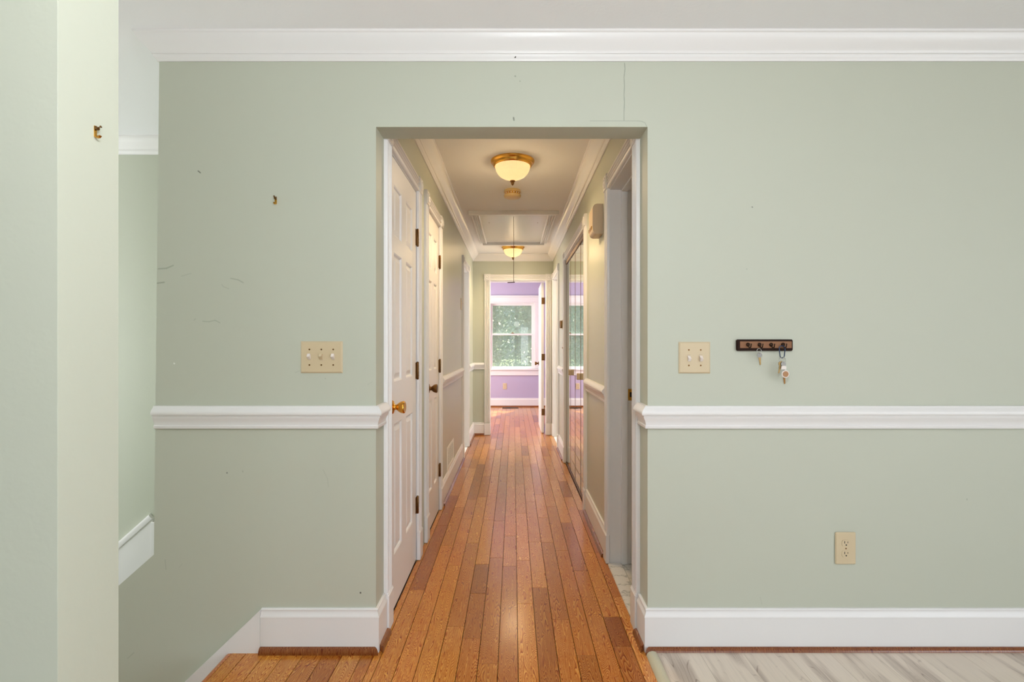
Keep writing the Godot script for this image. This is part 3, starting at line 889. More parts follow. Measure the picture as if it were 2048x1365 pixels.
func build_floors():
	var s = Shape.new()
	bx(s, -1.07, 0.56, -0.2, -0.014, 0.85, D_BACK)
	bx(s, -4.4, 4.3, -0.2, -0.014, -4.8, 0.85)
	bx(s, 0.56, 4.3, -0.2, -0.014, 0.85, 3.4)
	bx(s, -2.6, -1.07, -0.2, -0.014, D_END + 0.1, D_BACK)
	var root = thing("floor", "glossy orange oak strip floor running down the hallway", "floor", P(0, 0, 4), "", "structure")
	part(s, "subfloor", M.seam, root)
	# oak strips: joints copied where the photograph shows them
	var w = 0.0745
	var known = {-7: [2.415], -6: [2.071, 2.95], -5: [2.683], -4: [2.104, 2.99], -3: [2.019, 2.382, 2.70], -2: [1.859, 2.78], -1: [2.677, 3.1], 0: [2.29, 2.75], 1: [2.44], 2: [2.155, 3.0], 3: [1.908, 2.88], 4: [2.62], 5: [1.965, 2.178, 2.85], 6: [2.35]}
	var dark = {"-3:2.382": 1, "5:1.965": 1, "2:2.155": 0, "-2:1.859": 0}
	for k in range(-16, 8):
		var x0 = 0.017 + w * k; var x1 = x0 + w
		var from = 0.45; var to = D_BACK
		var near_only = x1 < XL + 0.01
		if x1 < -1.07: continue
		x0 = max(x0, -1.082)
		if not near_only and x0 < XL:
			plank(root, "floor_board", M.oak, x0, XL, 0.45, 1.31, 0.0, 0.013, oak_tint(), Vector2(0.1, 0.4), 0.0007)
			plank(root, "floor_board", M.oak, x0, XL, 1.31, D_NEAR, 0.0, 0.013, oak_tint(), Vector2(0.2, 0.9), 0.0007)
		if near_only: to = D_NEAR
		elif x0 < XL: x0 = XL
		x1 = min(x1, XR)
		if x1 - x0 < 0.012: continue
		var cuts = [from]
		var c = from
		if known.has(k):
			var first = known[k][0]
			if first - from > 1.0: cuts.append(from + rng.randf_range(0.4, 0.9))
			for q in known[k]: cuts.append(q)
			c = known[k][-1]
		while true:
			c += rng.randf_range(0.42, 1.15)
			if c > to - 0.25: break
			cuts.append(c)
		cuts.append(to)
		for i in cuts.size() - 1:
			var key = "%d:%s" % [k, str(cuts[i])]
			var tint = oak_tint()
			if dark.has(key): tint = Color(0.36, 0.135, 0.024) if dark[key] == 1 else Color(0.47, 0.195, 0.034)
			plank(root, "floor_board", M.oak, x0, x1, cuts[i], cuts[i + 1], 0.0, 0.013, tint, Vector2(rng.randf() * 0.3, rng.randf() * 1.8), 0.0010)
	# bedroom strips to the sides of the doorway
	for side in [[-1.13, XL, 8], [XR, 0.62, 1]]:
		for i in side[2]:
			var ww = (side[1] - side[0]) / side[2]
			var c = D_END + 0.114
			while c < D_BACK - 0.2:
				var e = min(c + rng.randf_range(0.6, 1.2), D_BACK)
				if D_BACK - e < 0.3: e = D_BACK
				plank(root, "floor_board", M.oak, side[0] + ww * i, side[0] + ww * (i + 1), c, e, 0.0, 0.013, oak_tint(), Vector2(rng.randf() * 0.3, rng.randf() * 1.8), 0.0010)
				c = e
	# the rest of the room's oak, out of view
	s = Shape.new()
	bx(s, -4.4, 0.50, -0.014, 0.012, -4.8, 0.449)
	bx(s, -4.4, -1.083, -0.014, 0.012, 0.449, 0.736)
	structure(s, "floor_carpet", M.carpet, "pale cream carpet of the room before the oak strips", "floor", P(-1.5, 0, -1.5))
	s = Shape.new(); s.col = Color(0.62, 0.29, 0.06)
	bx(s, -2.6, -1.13, -0.014, 0.0, D_END + 0.114, D_BACK)
	part(s, "boards_beyond", M.oak, root)
	# rounded nosing along the stair edge
	s = Shape.new(); s.col = Color(0.52, 0.20, 0.05)
	s.sweep(poly([[0, 0], [-0.014, -0.001], [-0.021, -0.006], [-0.024, -0.013], [-0.021, -0.021], [-0.014, -0.026], [0, -0.027]]), P(-1.082, 0, 0.852), P(-1.082, 0, D_NEAR), Vector3.RIGHT, Vector3.UP)
	part(s, "nosing", M.oak, root, "rounded oak nosing at the stair edge")
	# pale laminate
	var lr = thing("floor_right", "pale grey-beige spalted laminate floor under the key rack wall", "floor", P(1.5, 0, 1), "", "structure")
	var lw = 0.165
	for i in 23:
		var x0 = 0.545 + lw * i
		if x0 > 4.26: break
		var x1 = min(x0 + lw, 4.3)
		var c = -4.8 if i > 9 else 0.4
		if i <= 9:
			var q = Shape.new(); q.col = Color(1, 1, 1)
			bx(q, x0, x1 - 0.0004, -0.013, 0.010, -4.8, 0.399)
			part(q, "laminate_plank", M.laminate, lr)
		var cut = rng.randf_range(1.2, 1.8)
		for e in [[c, cut], [cut, D_NEAR]]:
			var tk = rng.randf_range(0.94, 1.03)
			plank(lr, "laminate_plank", M.laminate, x0, x1, e[0], e[1], 0.010, 0.023, Color(tk, tk * 0.995, tk * 0.985), Vector2(rng.randf() * 0.55, rng.randf() * 1.5), 0.0002)
	s = Shape.new()
	s.sweep(poly([[0, 0.0005], [0.039, 0.0005], [0.039, 0.013], [0.034, 0.017], [0.022, 0.019], [0.010, 0.016], [0.002, 0.009]]), P(0.506, 0, -4.8), P(0.506, 0, D_NEAR - 0.034), Vector3.RIGHT, Vector3.UP)
	structure(s, "trim_12", M.reducer, "beige reducer strip between oak and laminate floors", "floor strip", P(0.52, 0, 0))
	# bathroom tiles
	var br = thing("floor_bathroom", "veined marble tile floor in the bathroom doorway", "floor", P(1, 0, 2.6), "", "structure")
	s = Shape.new()
	bx(s, 0.58, 2.3, -0.0138, -0.008, D_NEAR + 0.113, 3.25)
	part(s, "grout_bed", M.plain, br)
	for i in 6:
		for j in 4:
			var x0 = 0.585 + 0.29 * i; var d0 = 2.06 + 0.30 * j
			var q = Shape.new()
			bx(q, x0 + 0.0015, min(x0 + 0.2885, 2.3), -0.008, -0.001, d0 + 0.0015, min(d0 + 0.2985, 3.25), 0.001)
			part(q, "tile", M.marble, br)
	s = Shape.new()
	bx(s, 0.508, 0.583, -0.0135, 0.010, 2.136, 2.697, 0.005)
	structure(s, "trim_13", M.marble, "white marble threshold in the bathroom doorway", "threshold", P(0.54, 0, 2.4))

func build_stairs():
	# skirt board on the front wall, following the stairs down
	var k = 145.0 / 152.0
	var s = Shape.new()
	s.sweep(poly([[-0.975, -0.32], [-0.975, 0.164], [-2.35, 0.164 - 1.375 * k], [-2.35, -1.39], [-2.0, -1.39]]), P(0, 0, D_NEAR), P(0, 0, D_NEAR - 0.018), Vector3.RIGHT, Vector3.UP)
	structure(s, "trim_14", M.white, "sloping white stair skirt board below the chair rail", "skirt board", P(-1.2, -0.3, D_NEAR))
	var root = thing("staircase", "stairs descending beside the sage green wall", "stairs", P(-1.8, -1.4, 1.4), "", "structure")
	for i in 7:
		var x = -1.082 - 0.205 * i
		var y = -0.19 * (i + 1)
		var r = Shape.new()
		bx(r, x, x - 0.018, y, y + 0.19 - 0.028, 0.852, D_NEAR - 0.019, 0.001)
		part(r, "riser", M.white, root)
		if i < 6:
			var t = Shape.new(); t.col = Color(0.52, 0.20, 0.05)
			bx(t, x - 0.018, x - 0.205 - 0.022, y - 0.027, y, 0.852, D_NEAR - 0.019, 0.008)
			part(t, "tread", M.oak, root)
	s = Shape.new()
	bx(s, -4.4, -1.0, -1.5, -1.40, 0.737, 3.0)
	structure(s, "floor_landing", M.plain, "entry landing floor at the foot of the stairs", "floor", P(-2.3, -1.4, 1.9))

# ---------------------------------------------------------------- doors
func build_doors():
	closet_door(1, XL, 2.133, 2.745, 2.192, [1.774, 1.044, 0.308], "white six-panel closet door opening into the hallway beside the chair rail return", M.brass)
	closet_door(2, XL, 3.060, 3.580, 3.125, [1.7775, 1.035, 0.29], "narrow white six-panel closet door between the wide closet door and return grille", M.old_brass)
	open_doorway(3, XL, 1.0, 5.235, 5.800, "open doorway with fluted casing past the return grille")
	open_doorway(4, XR, -1.0, 5.76, 6.45, "open doorway with fluted casing beside the bedroom door")
	# bathroom doorway
	var root = thing("door_5", "open bathroom doorway with fluted casing and marble threshold", "doorway", P(XR, 0, 2.4), "", "structure")
	casing(root, XR, -1.0, 2.133, 2.700)
	jamb(root, XR, -1.0, 2.133, 2.700, 0.135, 0.062)
	var s = Shape.new()
	bx(s, XR + 0.100, XR + 0.130, 0.885, 0.947, 2.7015, 2.7045, 0.001)
	bx(s, XR + 0.127, XR + 0.138, 0.897, 0.935, 2.6985, 2.7045, 0.001)
	part(s, "strike_plate", M.brass, root, "brass strike plate")
	s = Shape.new()
	bx(s, XR + 0.108, XR + 0.120, 0.903, 0.929, 2.7008, 2.7016)
	part(s, "latch_hole", M.dark, root)
	# mirrored closet
	var d0 = 3.608; var d1 = 5.012
	root = thing("door_6", "closet with four folding mirror panels and fluted casing", "mirror door", P(XR, 0, 4.3), "", "structure")
	casing(root, XR, -1.0, d0, d1)
	jamb(root, XR, -1.0, d0, d1, 0.114)
	s = Shape.new()
	bx(s, XR + 0.10, XR + 0.114, 0.0, HEAD, d0, d1)
	part(s, "closet_back", M.plain, root)
	s = Shape.new()
	bx(s, XR + 0.004, XR + 0.040, HEAD - 0.040, HEAD - 0.006, d0, d1, 0.002)
	part(s, "top_track", M.old_brass, root)
	s = Shape.new()
	bx(s, XR + 0.004, XR + 0.040, 0.001, 0.014, d0, d1, 0.002)
	part(s, "bottom_track", M.old_brass, root)
	var w = (d1 - d0) / 4.0
	for i in 4:
		var q = Shape.new()
		bx(q, XR + 0.012, XR + 0.030, 0.018, HEAD - 0.042, d0 + w * i + 0.003, d0 + w * (i + 1) - 0.003, 0.002)
		var mp = part(q, "mirror_panel", M.mirror, root)
		var e = Shape.new()
		for a in [d0 + w * i + 0.001, d0 + w * (i + 1) - 0.004]: bx(e, XR + 0.0105, XR + 0.031, 0.016, HEAD - 0.041, a, a + 0.003)
		part(e, "edge_channel", M.old_brass, mp)
	for d in [d0 + w + 0.045, d0 + w * 3.0 - 0.045]:
		var q = Shape.new()
		bx(q, XR + 0.012, XR - 0.014, 0.905, 0.957, d - 0.012, d + 0.012, 0.003)
		part(q, "pull", M.beige, root, "small square beige pull")
	# bedroom doorway with its door swung into the bedroom
	root = thing("door_7", "bedroom door standing open against the lavender room", "door", P(0.42, 0, D_END), "", "structure")
	var n = Vector3.BACK
	for x in [[-0.382, 1], [0.424, 1]]:
		var c = Shape.new()
		c.sweep(casing_p, P(x[0], 0.16, D_END), P(x[0], HEAD, D_END), Vector3.RIGHT, n)
		part(c, "casing_upright", M.white, root)
		var q = Shape.new()
		bx(q, x[0] - 0.002, x[0] + 0.080, 0.002, 0.155, D_END, D_END - 0.022, 0.003)
		part(q, "plinth_block", M.white, root)
		rosette(root, P(x[0] + 0.039, HEAD + 0.041, D_END), n, Vector3.UP)
	var h = Shape.new()
	h.sweep(casing_p, P(-0.306, HEAD, D_END), P(0.426, HEAD, D_END), Vector3.UP, n)
	part(h, "casing_head", M.white, root)
	var j = Shape.new()
	bx(j, -0.318, -0.306, 0, HEAD, D_END, D_END + 0.114, 0.001)
	bx(j, 0.424, 0.436, 0, HEAD, D_END, D_END + 0.114, 0.001)
	bx(j, -0.318, 0.436, HEAD - 0.006, HEAD + 0.006, D_END, D_END + 0.114, 0.001)
	part(j, "jamb", M.white, root)
	var leaf = six_panel_leaf(root, 0.372, -1.0, D_END + 0.122, D_END + 0.122 + 0.716, true)
	knob(leaf, P(0.372, 0.912, D_END + 0.775), Vector3.LEFT, M.old_brass)
	for y in [1.774, 1.02, 0.285]:
		var q = Shape.new()
		q.lathe([Vector2(0, -0.046), Vector2(0.006, -0.044), Vector2(0.006, 0.044), Vector2(0, 0.046)], P(0.413, y, D_END + 0.117), Vector3.UP, 10)
		bx(q, 0.376, 0.412, y - 0.044, y + 0.044, D_END + 0.122, D_END + 0.1195)
		bx(q, 0.4245, 0.4225, y - 0.044, y + 0.044, D_END + 0.08, D_END + 0.113)
		part(q, "hinge", M.old_brass, root)

# ---------------------------------------------------------------- bedroom
func build_bedroom():
	var U = Vector3.UP; var R = Vector3.RIGHT
	wall_poly("wall_bedroom_back", M.lavender, "lavender bedroom wall around the garden window", [[-2.6, -0.02], [-2.6, CEIL], [0.62, CEIL], [0.62, -0.02], [0.5, -0.02], [0.5, 0.70], [0.412, 0.70], [0.412, 2.0], [-0.468, 2.0], [-0.468, 0.70], [0.499, 0.699], [0.499, -0.02]], P(0, 0, D_BACK), P(0, 0, D_BACK + 0.12), R, U)
	var s = Shape.new()
	bx(s, 0.62, 0.72, -0.02, CEIL, D_END + 0.114, D_BACK + 0.12)
	structure(s, "wall_bedroom_right", M.lavender, "lavender bedroom side wall behind the open door", "wall", P(0.67, 0, 8))
	wall_poly("wall_bedroom_left", M.lavender, "lavender bedroom side wall with its own window", [[6.58, -0.2], [6.58, CEIL], [D_BACK + 0.12, CEIL], [D_BACK + 0.12, -0.2], [9.0, -0.2], [9.0, 2.05], [7.55, 2.05], [7.55, 0.7], [8.999, 0.7], [8.999, -0.2]], P(-2.6, 0, 0), P(-2.72, 0, 0), Vector3(0, 0, -1), U)
	s = Shape.new()
	bx(s, -2.6, -0.7, -0.02, CEIL, D_END, D_END + 0.114)
	structure(s, "wall_bedroom_front", M.lavender, "lavender bedroom wall beside the doorway", "wall", P(-1.6, 0, 6.6))
	room_window(4, "white framed side window of the lavender bedroom", P(-2.66, 1.375, 8.275), Vector3.BACK, 1.45, 1.35)
	s = Shape.new()
	run_trim(s, base_p, P(-2.6, 0.001, D_BACK), P(0.62, 0.001, D_BACK), Vector3.BACK)
	var bb = thing("baseboard_bedroom", "white baseboard along the lavender wall under the window", "baseboard", P(0, 0, D_BACK), "", "structure")
	part(s, "board", M.white, bb)
	s = Shape.new(); s.col = Color(0.27, 0.105, 0.032)
	run_trim(s, shoe_p, P(-2.6, 0, D_BACK - 0.015), P(0.62, 0, D_BACK - 0.015), Vector3.BACK)
	part(s, "shoe_moulding", M.oak, bb, "brown stained shoe moulding")
	# window
	var w = thing("window_3", "white double-hung window looking onto trees in the lavender bedroom", "window", P(-0.028, 0.70, D_BACK), "", "structure")
	var f = D_BACK
	var b = func(called, x0, x1, y0, y1, d0, d1, parent):
		var q = Shape.new()
		bx(q, x0, x1, y0, y1, d0, d1, 0.003)
		return part(q, called, M.white, parent)
	b.call("casing_side", 0.412, 0.512, 0.73, 2.0, f, f - 0.02, w)
	b.call("casing_side", -0.568, -0.468, 0.73, 2.0, f, f - 0.02, w)
	b.call("casing_head", -0.568, 0.512, 2.0, 2.10, f, f - 0.022, w)
	b.call("head_cap", -0.575, 0.519, 2.10, 2.128, f, f - 0.032, w)
	b.call("stool", -0.60, 0.545, 0.70, 0.728, f + 0.05, f - 0.05, w)
	b.call("apron", -0.568, 0.512, 0.60, 0.70, f, f - 0.02, w)
	b.call("frame_side", 0.392, 0.412, 0.728, 2.0, f, f + 0.11, w)
	b.call("frame_side", -0.468, -0.448, 0.728, 2.0, f, f + 0.11, w)
	b.call("frame_head", -0.448, 0.392, 1.975, 2.0, f, f + 0.11, w)
	for e in [[0.728, 1.40, 0.02, 0.768, 1.368, "lower"], [1.368, 1.975, 0.058, 1.40, 1.940, "upper"]]:
		var sash = b.call("sash", -0.448, 0.392, e[0], e[3], f + e[2], f + e[2] + 0.035, w)
		b.call("rail", -0.448, 0.392, e[4], e[1], f + e[2], f + e[2] + 0.035, sash)
		b.call("stile", 0.346, 0.392, e[3], e[4], f + e[2], f + e[2] + 0.035, sash)
		b.call("stile", -0.448, -0.402, e[3], e[4], f + e[2], f + e[2] + 0.035, sash)
		var g = Shape.new()
		bx(g, -0.402, 0.346, e[3], e[4], f + e[2] + 0.014, f + e[2] + 0.019)
		part(g, "pane", M.glass, sash)
	var lk = Shape.new()
	bx(lk, -0.045, 0.015, 1.400, 1.413, f + 0.02, f + 0.045, 0.004)
	lk.lathe([Vector2(0.012, 0), Vector2(0.012, 0.012), Vector2(0, 0.014)], P(-0.015, 1.410, f + 0.032), U, 12)
	part(lk, "sash_lock", M.old_brass, w, "small brass sash lock")
	var sc = Shape.new()
	bx(sc, -0.448, 0.392, 0.728, 1.975, f + 0.100, f + 0.102)
	part(sc, "insect_screen", M.screen, w, "hazy grey-green insect screen")
	# outlet and floor register
	outlet("almond outlet on the lavender wall below the window", -0.165, 0.392, 0.075, 0.118, D_BACK)
	var rg = thing("floor_register", "dark slotted register in the oak floor under the window", "register", P(-0.06, 0, 9.36))
	s = Shape.new()
	bx(s, -0.21, 0.09, 0.0005, 0.005, 9.31, 9.42, 0.002)
	part(s, "frame", M.bronze, rg)
	for i in 12:
		var q = Shape.new()
		bx(q, -0.195 + i * 0.0228, -0.182 + i * 0.0228, 0.005, 0.007, 9.325, 9.405)
		part(q, "slat", M.dark, rg)

func build_outside():
	var s = Shape.new()
	bx(s, -40, 40, -0.75, -0.55, D_BACK + 0.2, 60)
	structure(s, "ground", M.lawn, "lawn beyond the bedroom window", "ground", P(0, -0.6, 20))
	s = Shape.new()
	bx(s, 4.5, 5.9, 2.42, 2.52, -4.0, 1.4)
	structure(s, "roof_porch", M.roof, "porch roof over the wide window", "roof", P(5.2, 2.4, 0))
	# leafy trees behind the house: x, d, height, half width, half depth
	var spots = [[-0.82, 13.6, 4.2, 0.78, 0.8, "dark green leafy tree close behind the garden window"], [0.80, 13.7, 3.9, 0.76, 0.8, "yellow-green tree beside the dark tree behind the garden window"], [0.1, 16.6, 5.2, 1.6, 0.9, "broad pale green tree behind the two nearer garden trees"], [-3.0, 15.0, 4.6, 1.2, 1.1, "dark green tree deep in the garden"], [3.0, 15.0, 4.4, 1.1, 1.1, "olive green tree at the edge of the garden"]]
	var tones = [Color(0.085, 0.150, 0.045), Color(0.190, 0.210, 0.080), Color(0.15, 0.22, 0.14), Color(0.08, 0.14, 0.045), Color(0.11, 0.15, 0.05)]
	for i in spots.size():
		var t = spots[i]
		var at = P(t[0], -0.55, t[1])
		var root = thing("tree", t[5], "tree", at, "trees beyond the bedroom window")
		var k = Shape.new()
		k.lathe([Vector2(0.11, 0), Vector2(0.08, 0.5), Vector2(0.06, t[2] * 0.6), Vector2(0.015, t[2] * 0.9)], at, Vector3.UP, 9)
		part(k, "trunk", M.bark, root)
		var c = Shape.new()
		for j in (5200 if i < 3 else 1500):
			var dirn = Vector3(rng.randfn(), rng.randfn(), rng.randfn()).normalized()
			var rr = pow(rng.randf(), 0.45) * 0.93
			var p = at + Vector3(0, t[2] * 0.55, 0) + dirn * rr * Vector3(t[3], t[2] * 0.45, t[4])
			leaf_quad(c, p, tones[i], 0.55)
		part(c, "crown", M.leaf, root)
	# undergrowth
	s = Shape.new()
	for j in 9000:
		var p = P(rng.randf_range(-2.2, 2.2), 0, rng.randf_range(11.2, 12.5))
		p.y = -0.55 + rng.randf() * (1.25 + 0.35 * sin(p.x * 3.1) + 0.25 * (-p.z - 11.2))
		leaf_quad(s, p, Color(0.16, 0.22, 0.14), 0.5)
	solid(s, "undergrowth", M.leaf, "low grey-green undergrowth below the garden trees", "undergrowth", P(0, -0.55, 11.9), "stuff")

func leaf_quad(c: Shape, p: Vector3, tone: Color, size):
	var n = Vector3(rng.randfn(), rng.randfn() + 0.8, rng.randfn()).normalized()
	var u = n.cross(Vector3(0.3, 0.2, 0.9)).normalized() * rng.randf_range(0.035, 0.07) * size
	var v = n.cross(u).normalized() * rng.randf_range(0.07, 0.13) * size
	var b = rng.randf_range(0.5, 1.7)
	c.col = Color(tone.r * b, tone.g * b, tone.b * b)
	c.quad(p - v, p + u, p + v, p - u, n)

# ---------------------------------------------------------------- fittings
func build_fittings():
	ceiling_light(3.235, "warm glowing flush ceiling light before the smoke detector")
	ceiling_light(6.08, "warm glowing flush ceiling light beyond the attic hatch, by the bedroom door")
	# pendant of the room, above and behind the camera
	var pat = P(0.12, CEIL, 0.12)
	var pend = thing("pendant_light", "opal glass pendant light in the room before the hallway", "pendant light", pat)
	var ps = Shape.new()
	ps.lathe([Vector2(0.06, 0), Vector2(0.06, 0.012), Vector2(0.045, 0.022), Vector2(0.008, 0.026), Vector2(0.008, 0.30)], pat, Vector3.DOWN, 24)
	part(ps, "stem", M.brass, pend)
	ps = Shape.new()
	var gp = []
	for gk in 17: gp.append(Vector2(sin(PI * gk / 16.0) * 0.11, 0.40 - cos(PI * gk / 16.0) * 0.11))
	ps.lathe(gp, pat, Vector3.DOWN, 28)
	part(ps, "globe", M.opal, pend)
	var pl = OmniLight3D.new()
	pl.name = "room_bulb"
	pl.light_color = Color(0.965, 0.98, 1.0)
	pl.light_energy = E_ROOM
	pl.light_size = 0.1
	pl.shadow_enabled = true
	pl.omni_range = 14.0
	pl.omni_attenuation = 2.0
	pend.add_child(pl)
	pl.position = Vector3(0, -0.40, 0)
	# smoke detector
	var at = P(-0.008, CEIL, 3.84)
	var root = thing("smoke_detector", "yellowed round smoke detector behind the first ceiling light", "smoke detector", at)
	var s = Shape.new()
	s.lathe([Vector2(0.060, 0), Vector2(0.063, 0.004), Vector2(0.066, 0.016), Vector2(0.067, 0.022), Vector2(0.064, 0.023), Vector2(0.058, 0.023)], at, Vector3.DOWN, 32)
	part(s, "base", M.detector, root)
	s = Shape.new()
	s.lathe([Vector2(0.061, 0.023), Vector2(0.061, 0.038)], at, Vector3.DOWN, 32)
	part(s, "vent_band", M.brass, root, "gold vented band")
	for k in 18:
		var q = Shape.new()
		var t = TAU * k / 18
		q.lathe([Vector2(0.0045, 0), Vector2(0.003, 0.0025), Vector2(0, 0.003)], at + Vector3(cos(t) * 0.061, -0.030, sin(t) * 0.061), Vector3(cos(t), 0, sin(t)), 8)
		part(q, "vent_fin", M.ivory, root)
	s = Shape.new()
	s.lathe([Vector2(0.060, 0.038), Vector2(0.066, 0.040), Vector2(0.065, 0.050), Vector2(0.060, 0.057), Vector2(0.050, 0.060), Vector2(0, 0.061)], at, Vector3.DOWN, 32)
	part(s, "cover", M.detector, root)
	# attic hatch
	root = thing("attic_hatch", "attic hatch with a fluted frame and plywood panel in the hallway ceiling", "attic hatch", P(0, CEIL, 5.1))
	s = Shape.new()
	bx(s, -0.315, 0.315, CEIL - 0.004, CEIL - 0.0005, 4.50, 5.77, 0.001)
	part(s, "panel", M.hatch, root, "glossy off-white plywood panel")
	var cp = scaled(casing_p, 1.0, 1.0)
	for x in [-0.387, 0.309]:
		s = Shape.new()
		s.sweep(cp, P(x, CEIL - 0.0005, 4.475), P(x, CEIL - 0.0005, 5.80), Vector3.RIGHT, Vector3.DOWN)
		part(s, "frame_side", M.white, root)
	for d in [[4.425, 0.40], [5.795, 0.355]]:
		s = Shape.new()
		s.sweep(poly([[0, 0], [0, 0.026], [0.006, 0.032], [0.044, 0.032], [0.05, 0.026], [0.05, 0]]), P(-d[1], CEIL - 0.0005, d[0]), P(d[1], CEIL - 0.0005, d[0]), Vector3(0, 0, -1), Vector3.DOWN)
		part(s, "frame_end", M.white, root)
	for p in [[-0.235, 4.56], [0.24, 4.56], [-0.235, 4.85], [0.235, 4.85]]:
		s = Shape.new()
		s.lathe([Vector2(0.006, 0), Vector2(0.005, 0.002), Vector2(0, 0.0025)], P(p[0], CEIL - 0.004, p[1]), Vector3.DOWN, 10)
		part(s, "screw", M.old_brass, root)
	s = Shape.new()
	s.tube([P(0.002, CEIL - 0.004, 4.615), P(0.003, 2.1, 4.615), P(0.001, 1.765, 4.615)], 0.0022, 6)
	part(s, "pull_cord", M.cord, root, "thin hanging pull cord")
	s = Shape.new()
	s.tube([P(-0.055, 1.760, 4.615), P(0.0, 1.763, 4.615), P(0.012, 1.764, 4.615)], 0.0038, 8)
	part(s, "pull_bar", M.bronze, root, "small dark pull bar")
	# door chime
	root = thing("door_chime", "beige door chime box high on the wall beside the bathroom doorway", "door chime", P(XR, 1.83, 2.97))
	var pr = PackedVector2Array()
	for k in 9:
		var t = PI * 0.5 * k / 8.0
		pr.append(Vector2(0.034 + 0.026 * cos(t), 0.145 + 0.03 * sin(t)))
	pr.append(Vector2(0, 0.175)); pr.append(Vector2(0, 0))
	for k in 9:
		var t = -PI * 0.5 + PI * 0.5 * k / 8.0
		pr.append(Vector2(0.034 + 0.026 * cos(t), 0.03 + 0.03 * sin(t)))
	s = Shape.new()
	s.sweep(pr, P(XR, 1.832, 2.905), P(XR, 1.832, 3.045), Vector3.LEFT, Vector3.UP)
	part(s, "cover", M.beige, root)
	s = Shape.new()
	bx(s, XR - 0.050, XR - 0.064, 1.862, 1.885, 2.930, 3.046, 0.004)
	part(s, "trim_bar", M.brass, root, "brass trim bar")
	# thermostat
	root = thing("thermostat", "small brown thermostat above the far chair rail", "thermostat", P(XR, 1.36, 5.25))
	s = Shape.new()
	bx(s, XR, XR - 0.012, 1.352, 1.446, 5.19, 5.31, 0.003)
	part(s, "back_plate", M.almond, root)
	s = Shape.new()
	bx(s, XR - 0.012, XR - 0.034, 1.360, 1.438, 5.20, 5.30, 0.005)
	part(s, "cover", M.old_brass, root, "brown metal cover")
	switch_plate("light_switch", "almond light switch below the thermostat", XR, 1.15, 0.075, 0.118, 1, 5.18, Vector3.LEFT)
	switch_plate("light_switch", "almond light switch before the open doorway past the grille", XL, 1.60, 0.075, 0.118, 1, 5.08, Vector3.RIGHT)
	# return-air grille
	root = thing("return_grille", "white louvred return grille low on the hallway wall", "vent grille", P(XL, 0.168, 4.2))
	var y0 = 0.175; var y1 = 0.362; var g0 = 4.0; var g1 = 4.42
	s = Shape.new()
	bx(s, XL, XL + 0.006, y0, y0 + 0.022, g0, g1, 0.002); bx(s, XL, XL + 0.006, y1 - 0.022, y1, g0, g1, 0.002)
	bx(s, XL, XL + 0.006, y0 + 0.022, y1 - 0.022, g0, g0 + 0.022, 0.002); bx(s, XL, XL + 0.006, y0 + 0.022, y1 - 0.022, g1 - 0.022, g1, 0.002)
	part(s, "frame", M.grille, root)
	s = Shape.new()
	bx(s, XL + 0.0002, XL + 0.001, y0 + 0.02, y1 - 0.02, g0 + 0.02, g1 - 0.02)
	part(s, "duct_opening", M.dark, root)
	for i in 11:
		var q = Shape.new()
		var yy = y0 + 0.0255 + i * 0.0131
		bx(q, XL + 0.0012, XL + 0.0045, yy, yy + 0.0072, g0 + 0.022, g1 - 0.022, 0.001)
		part(q, "louvre", M.grille, root)
	for i in 5:
		var q = Shape.new()
		var d = g0 + 0.022 + (g1 - g0 - 0.044) * (i + 0.5) / 5.0
		bx(q, XL + 0.0045, XL + 0.0060, y0 + 0.022, y1 - 0.022, d - 0.003, d + 0.003, 0.0005)
		part(q, "divider", M.grille, root)
	# switches and outlet on the front wall
	switch_plate("light_switch", "almond triple light switch plate left of the hallway opening above the chair rail".replace(" left of", " beside"), -0.7425, 1.1378, 0.162, 0.123, 3, D_NEAR, Vector3.BACK)
	switch_plate("light_switch", "almond double light switch plate between the opening and key rack", 0.7005, 1.136, 0.122, 0.122, 2, D_NEAR, Vector3.BACK, [0, 1])
	outlet("almond double outlet above the long baseboard", 1.2840, 0.3985, 0.0795, 0.124, D_NEAR)

func picture_hook(label, at: Vector3, n: Vector3, k := 1.0):
	var root = thing("picture_hook", label, "hook", at, "small brass picture hooks")
	var side = Vector3.UP.cross(n)
	var s = Shape.new()
	# strap: flat against the wall, curling out at the foot
	var prof = poly([[0.0, 0.012], [0.0016, 0.012], [0.0020, 0.0], [0.0022, -0.014], [0.005, -0.017], [0.010, -0.016], [0.014, -0.012], [0.0150, -0.013], [0.011, -0.0178], [0.005, -0.019], [0.0, -0.016]])
	s.sweep(scaled(prof, k, k), at - side * 0.0038 * k, at + side * 0.0038 * k, n, Vector3.UP)
	part(s, "strap", M.brass, root)
	s = Shape.new()
	s.sweep(poly([[0.001, 0.011], [0.006, 0.011], [0.010, 0.007], [0.008, 0.002], [0.001, 0.003]]), at - side * 0.004 * k, at + side * 0.004 * k, n * k, Vector3.UP * k)
	s.lathe([Vector2(0.0014, 0), Vector2(0.0014, 0.012), Vector2(0.0032, 0.012), Vector2(0.003, 0.0135), Vector2(0, 0.0137)].map(func(q): return q * k), at + (n * 0.003 + Vector3.UP * 0.006) * k, (n + Vector3.UP * 0.35).normalized(), 10)
	part(s, "nail", M.old_brass, root)

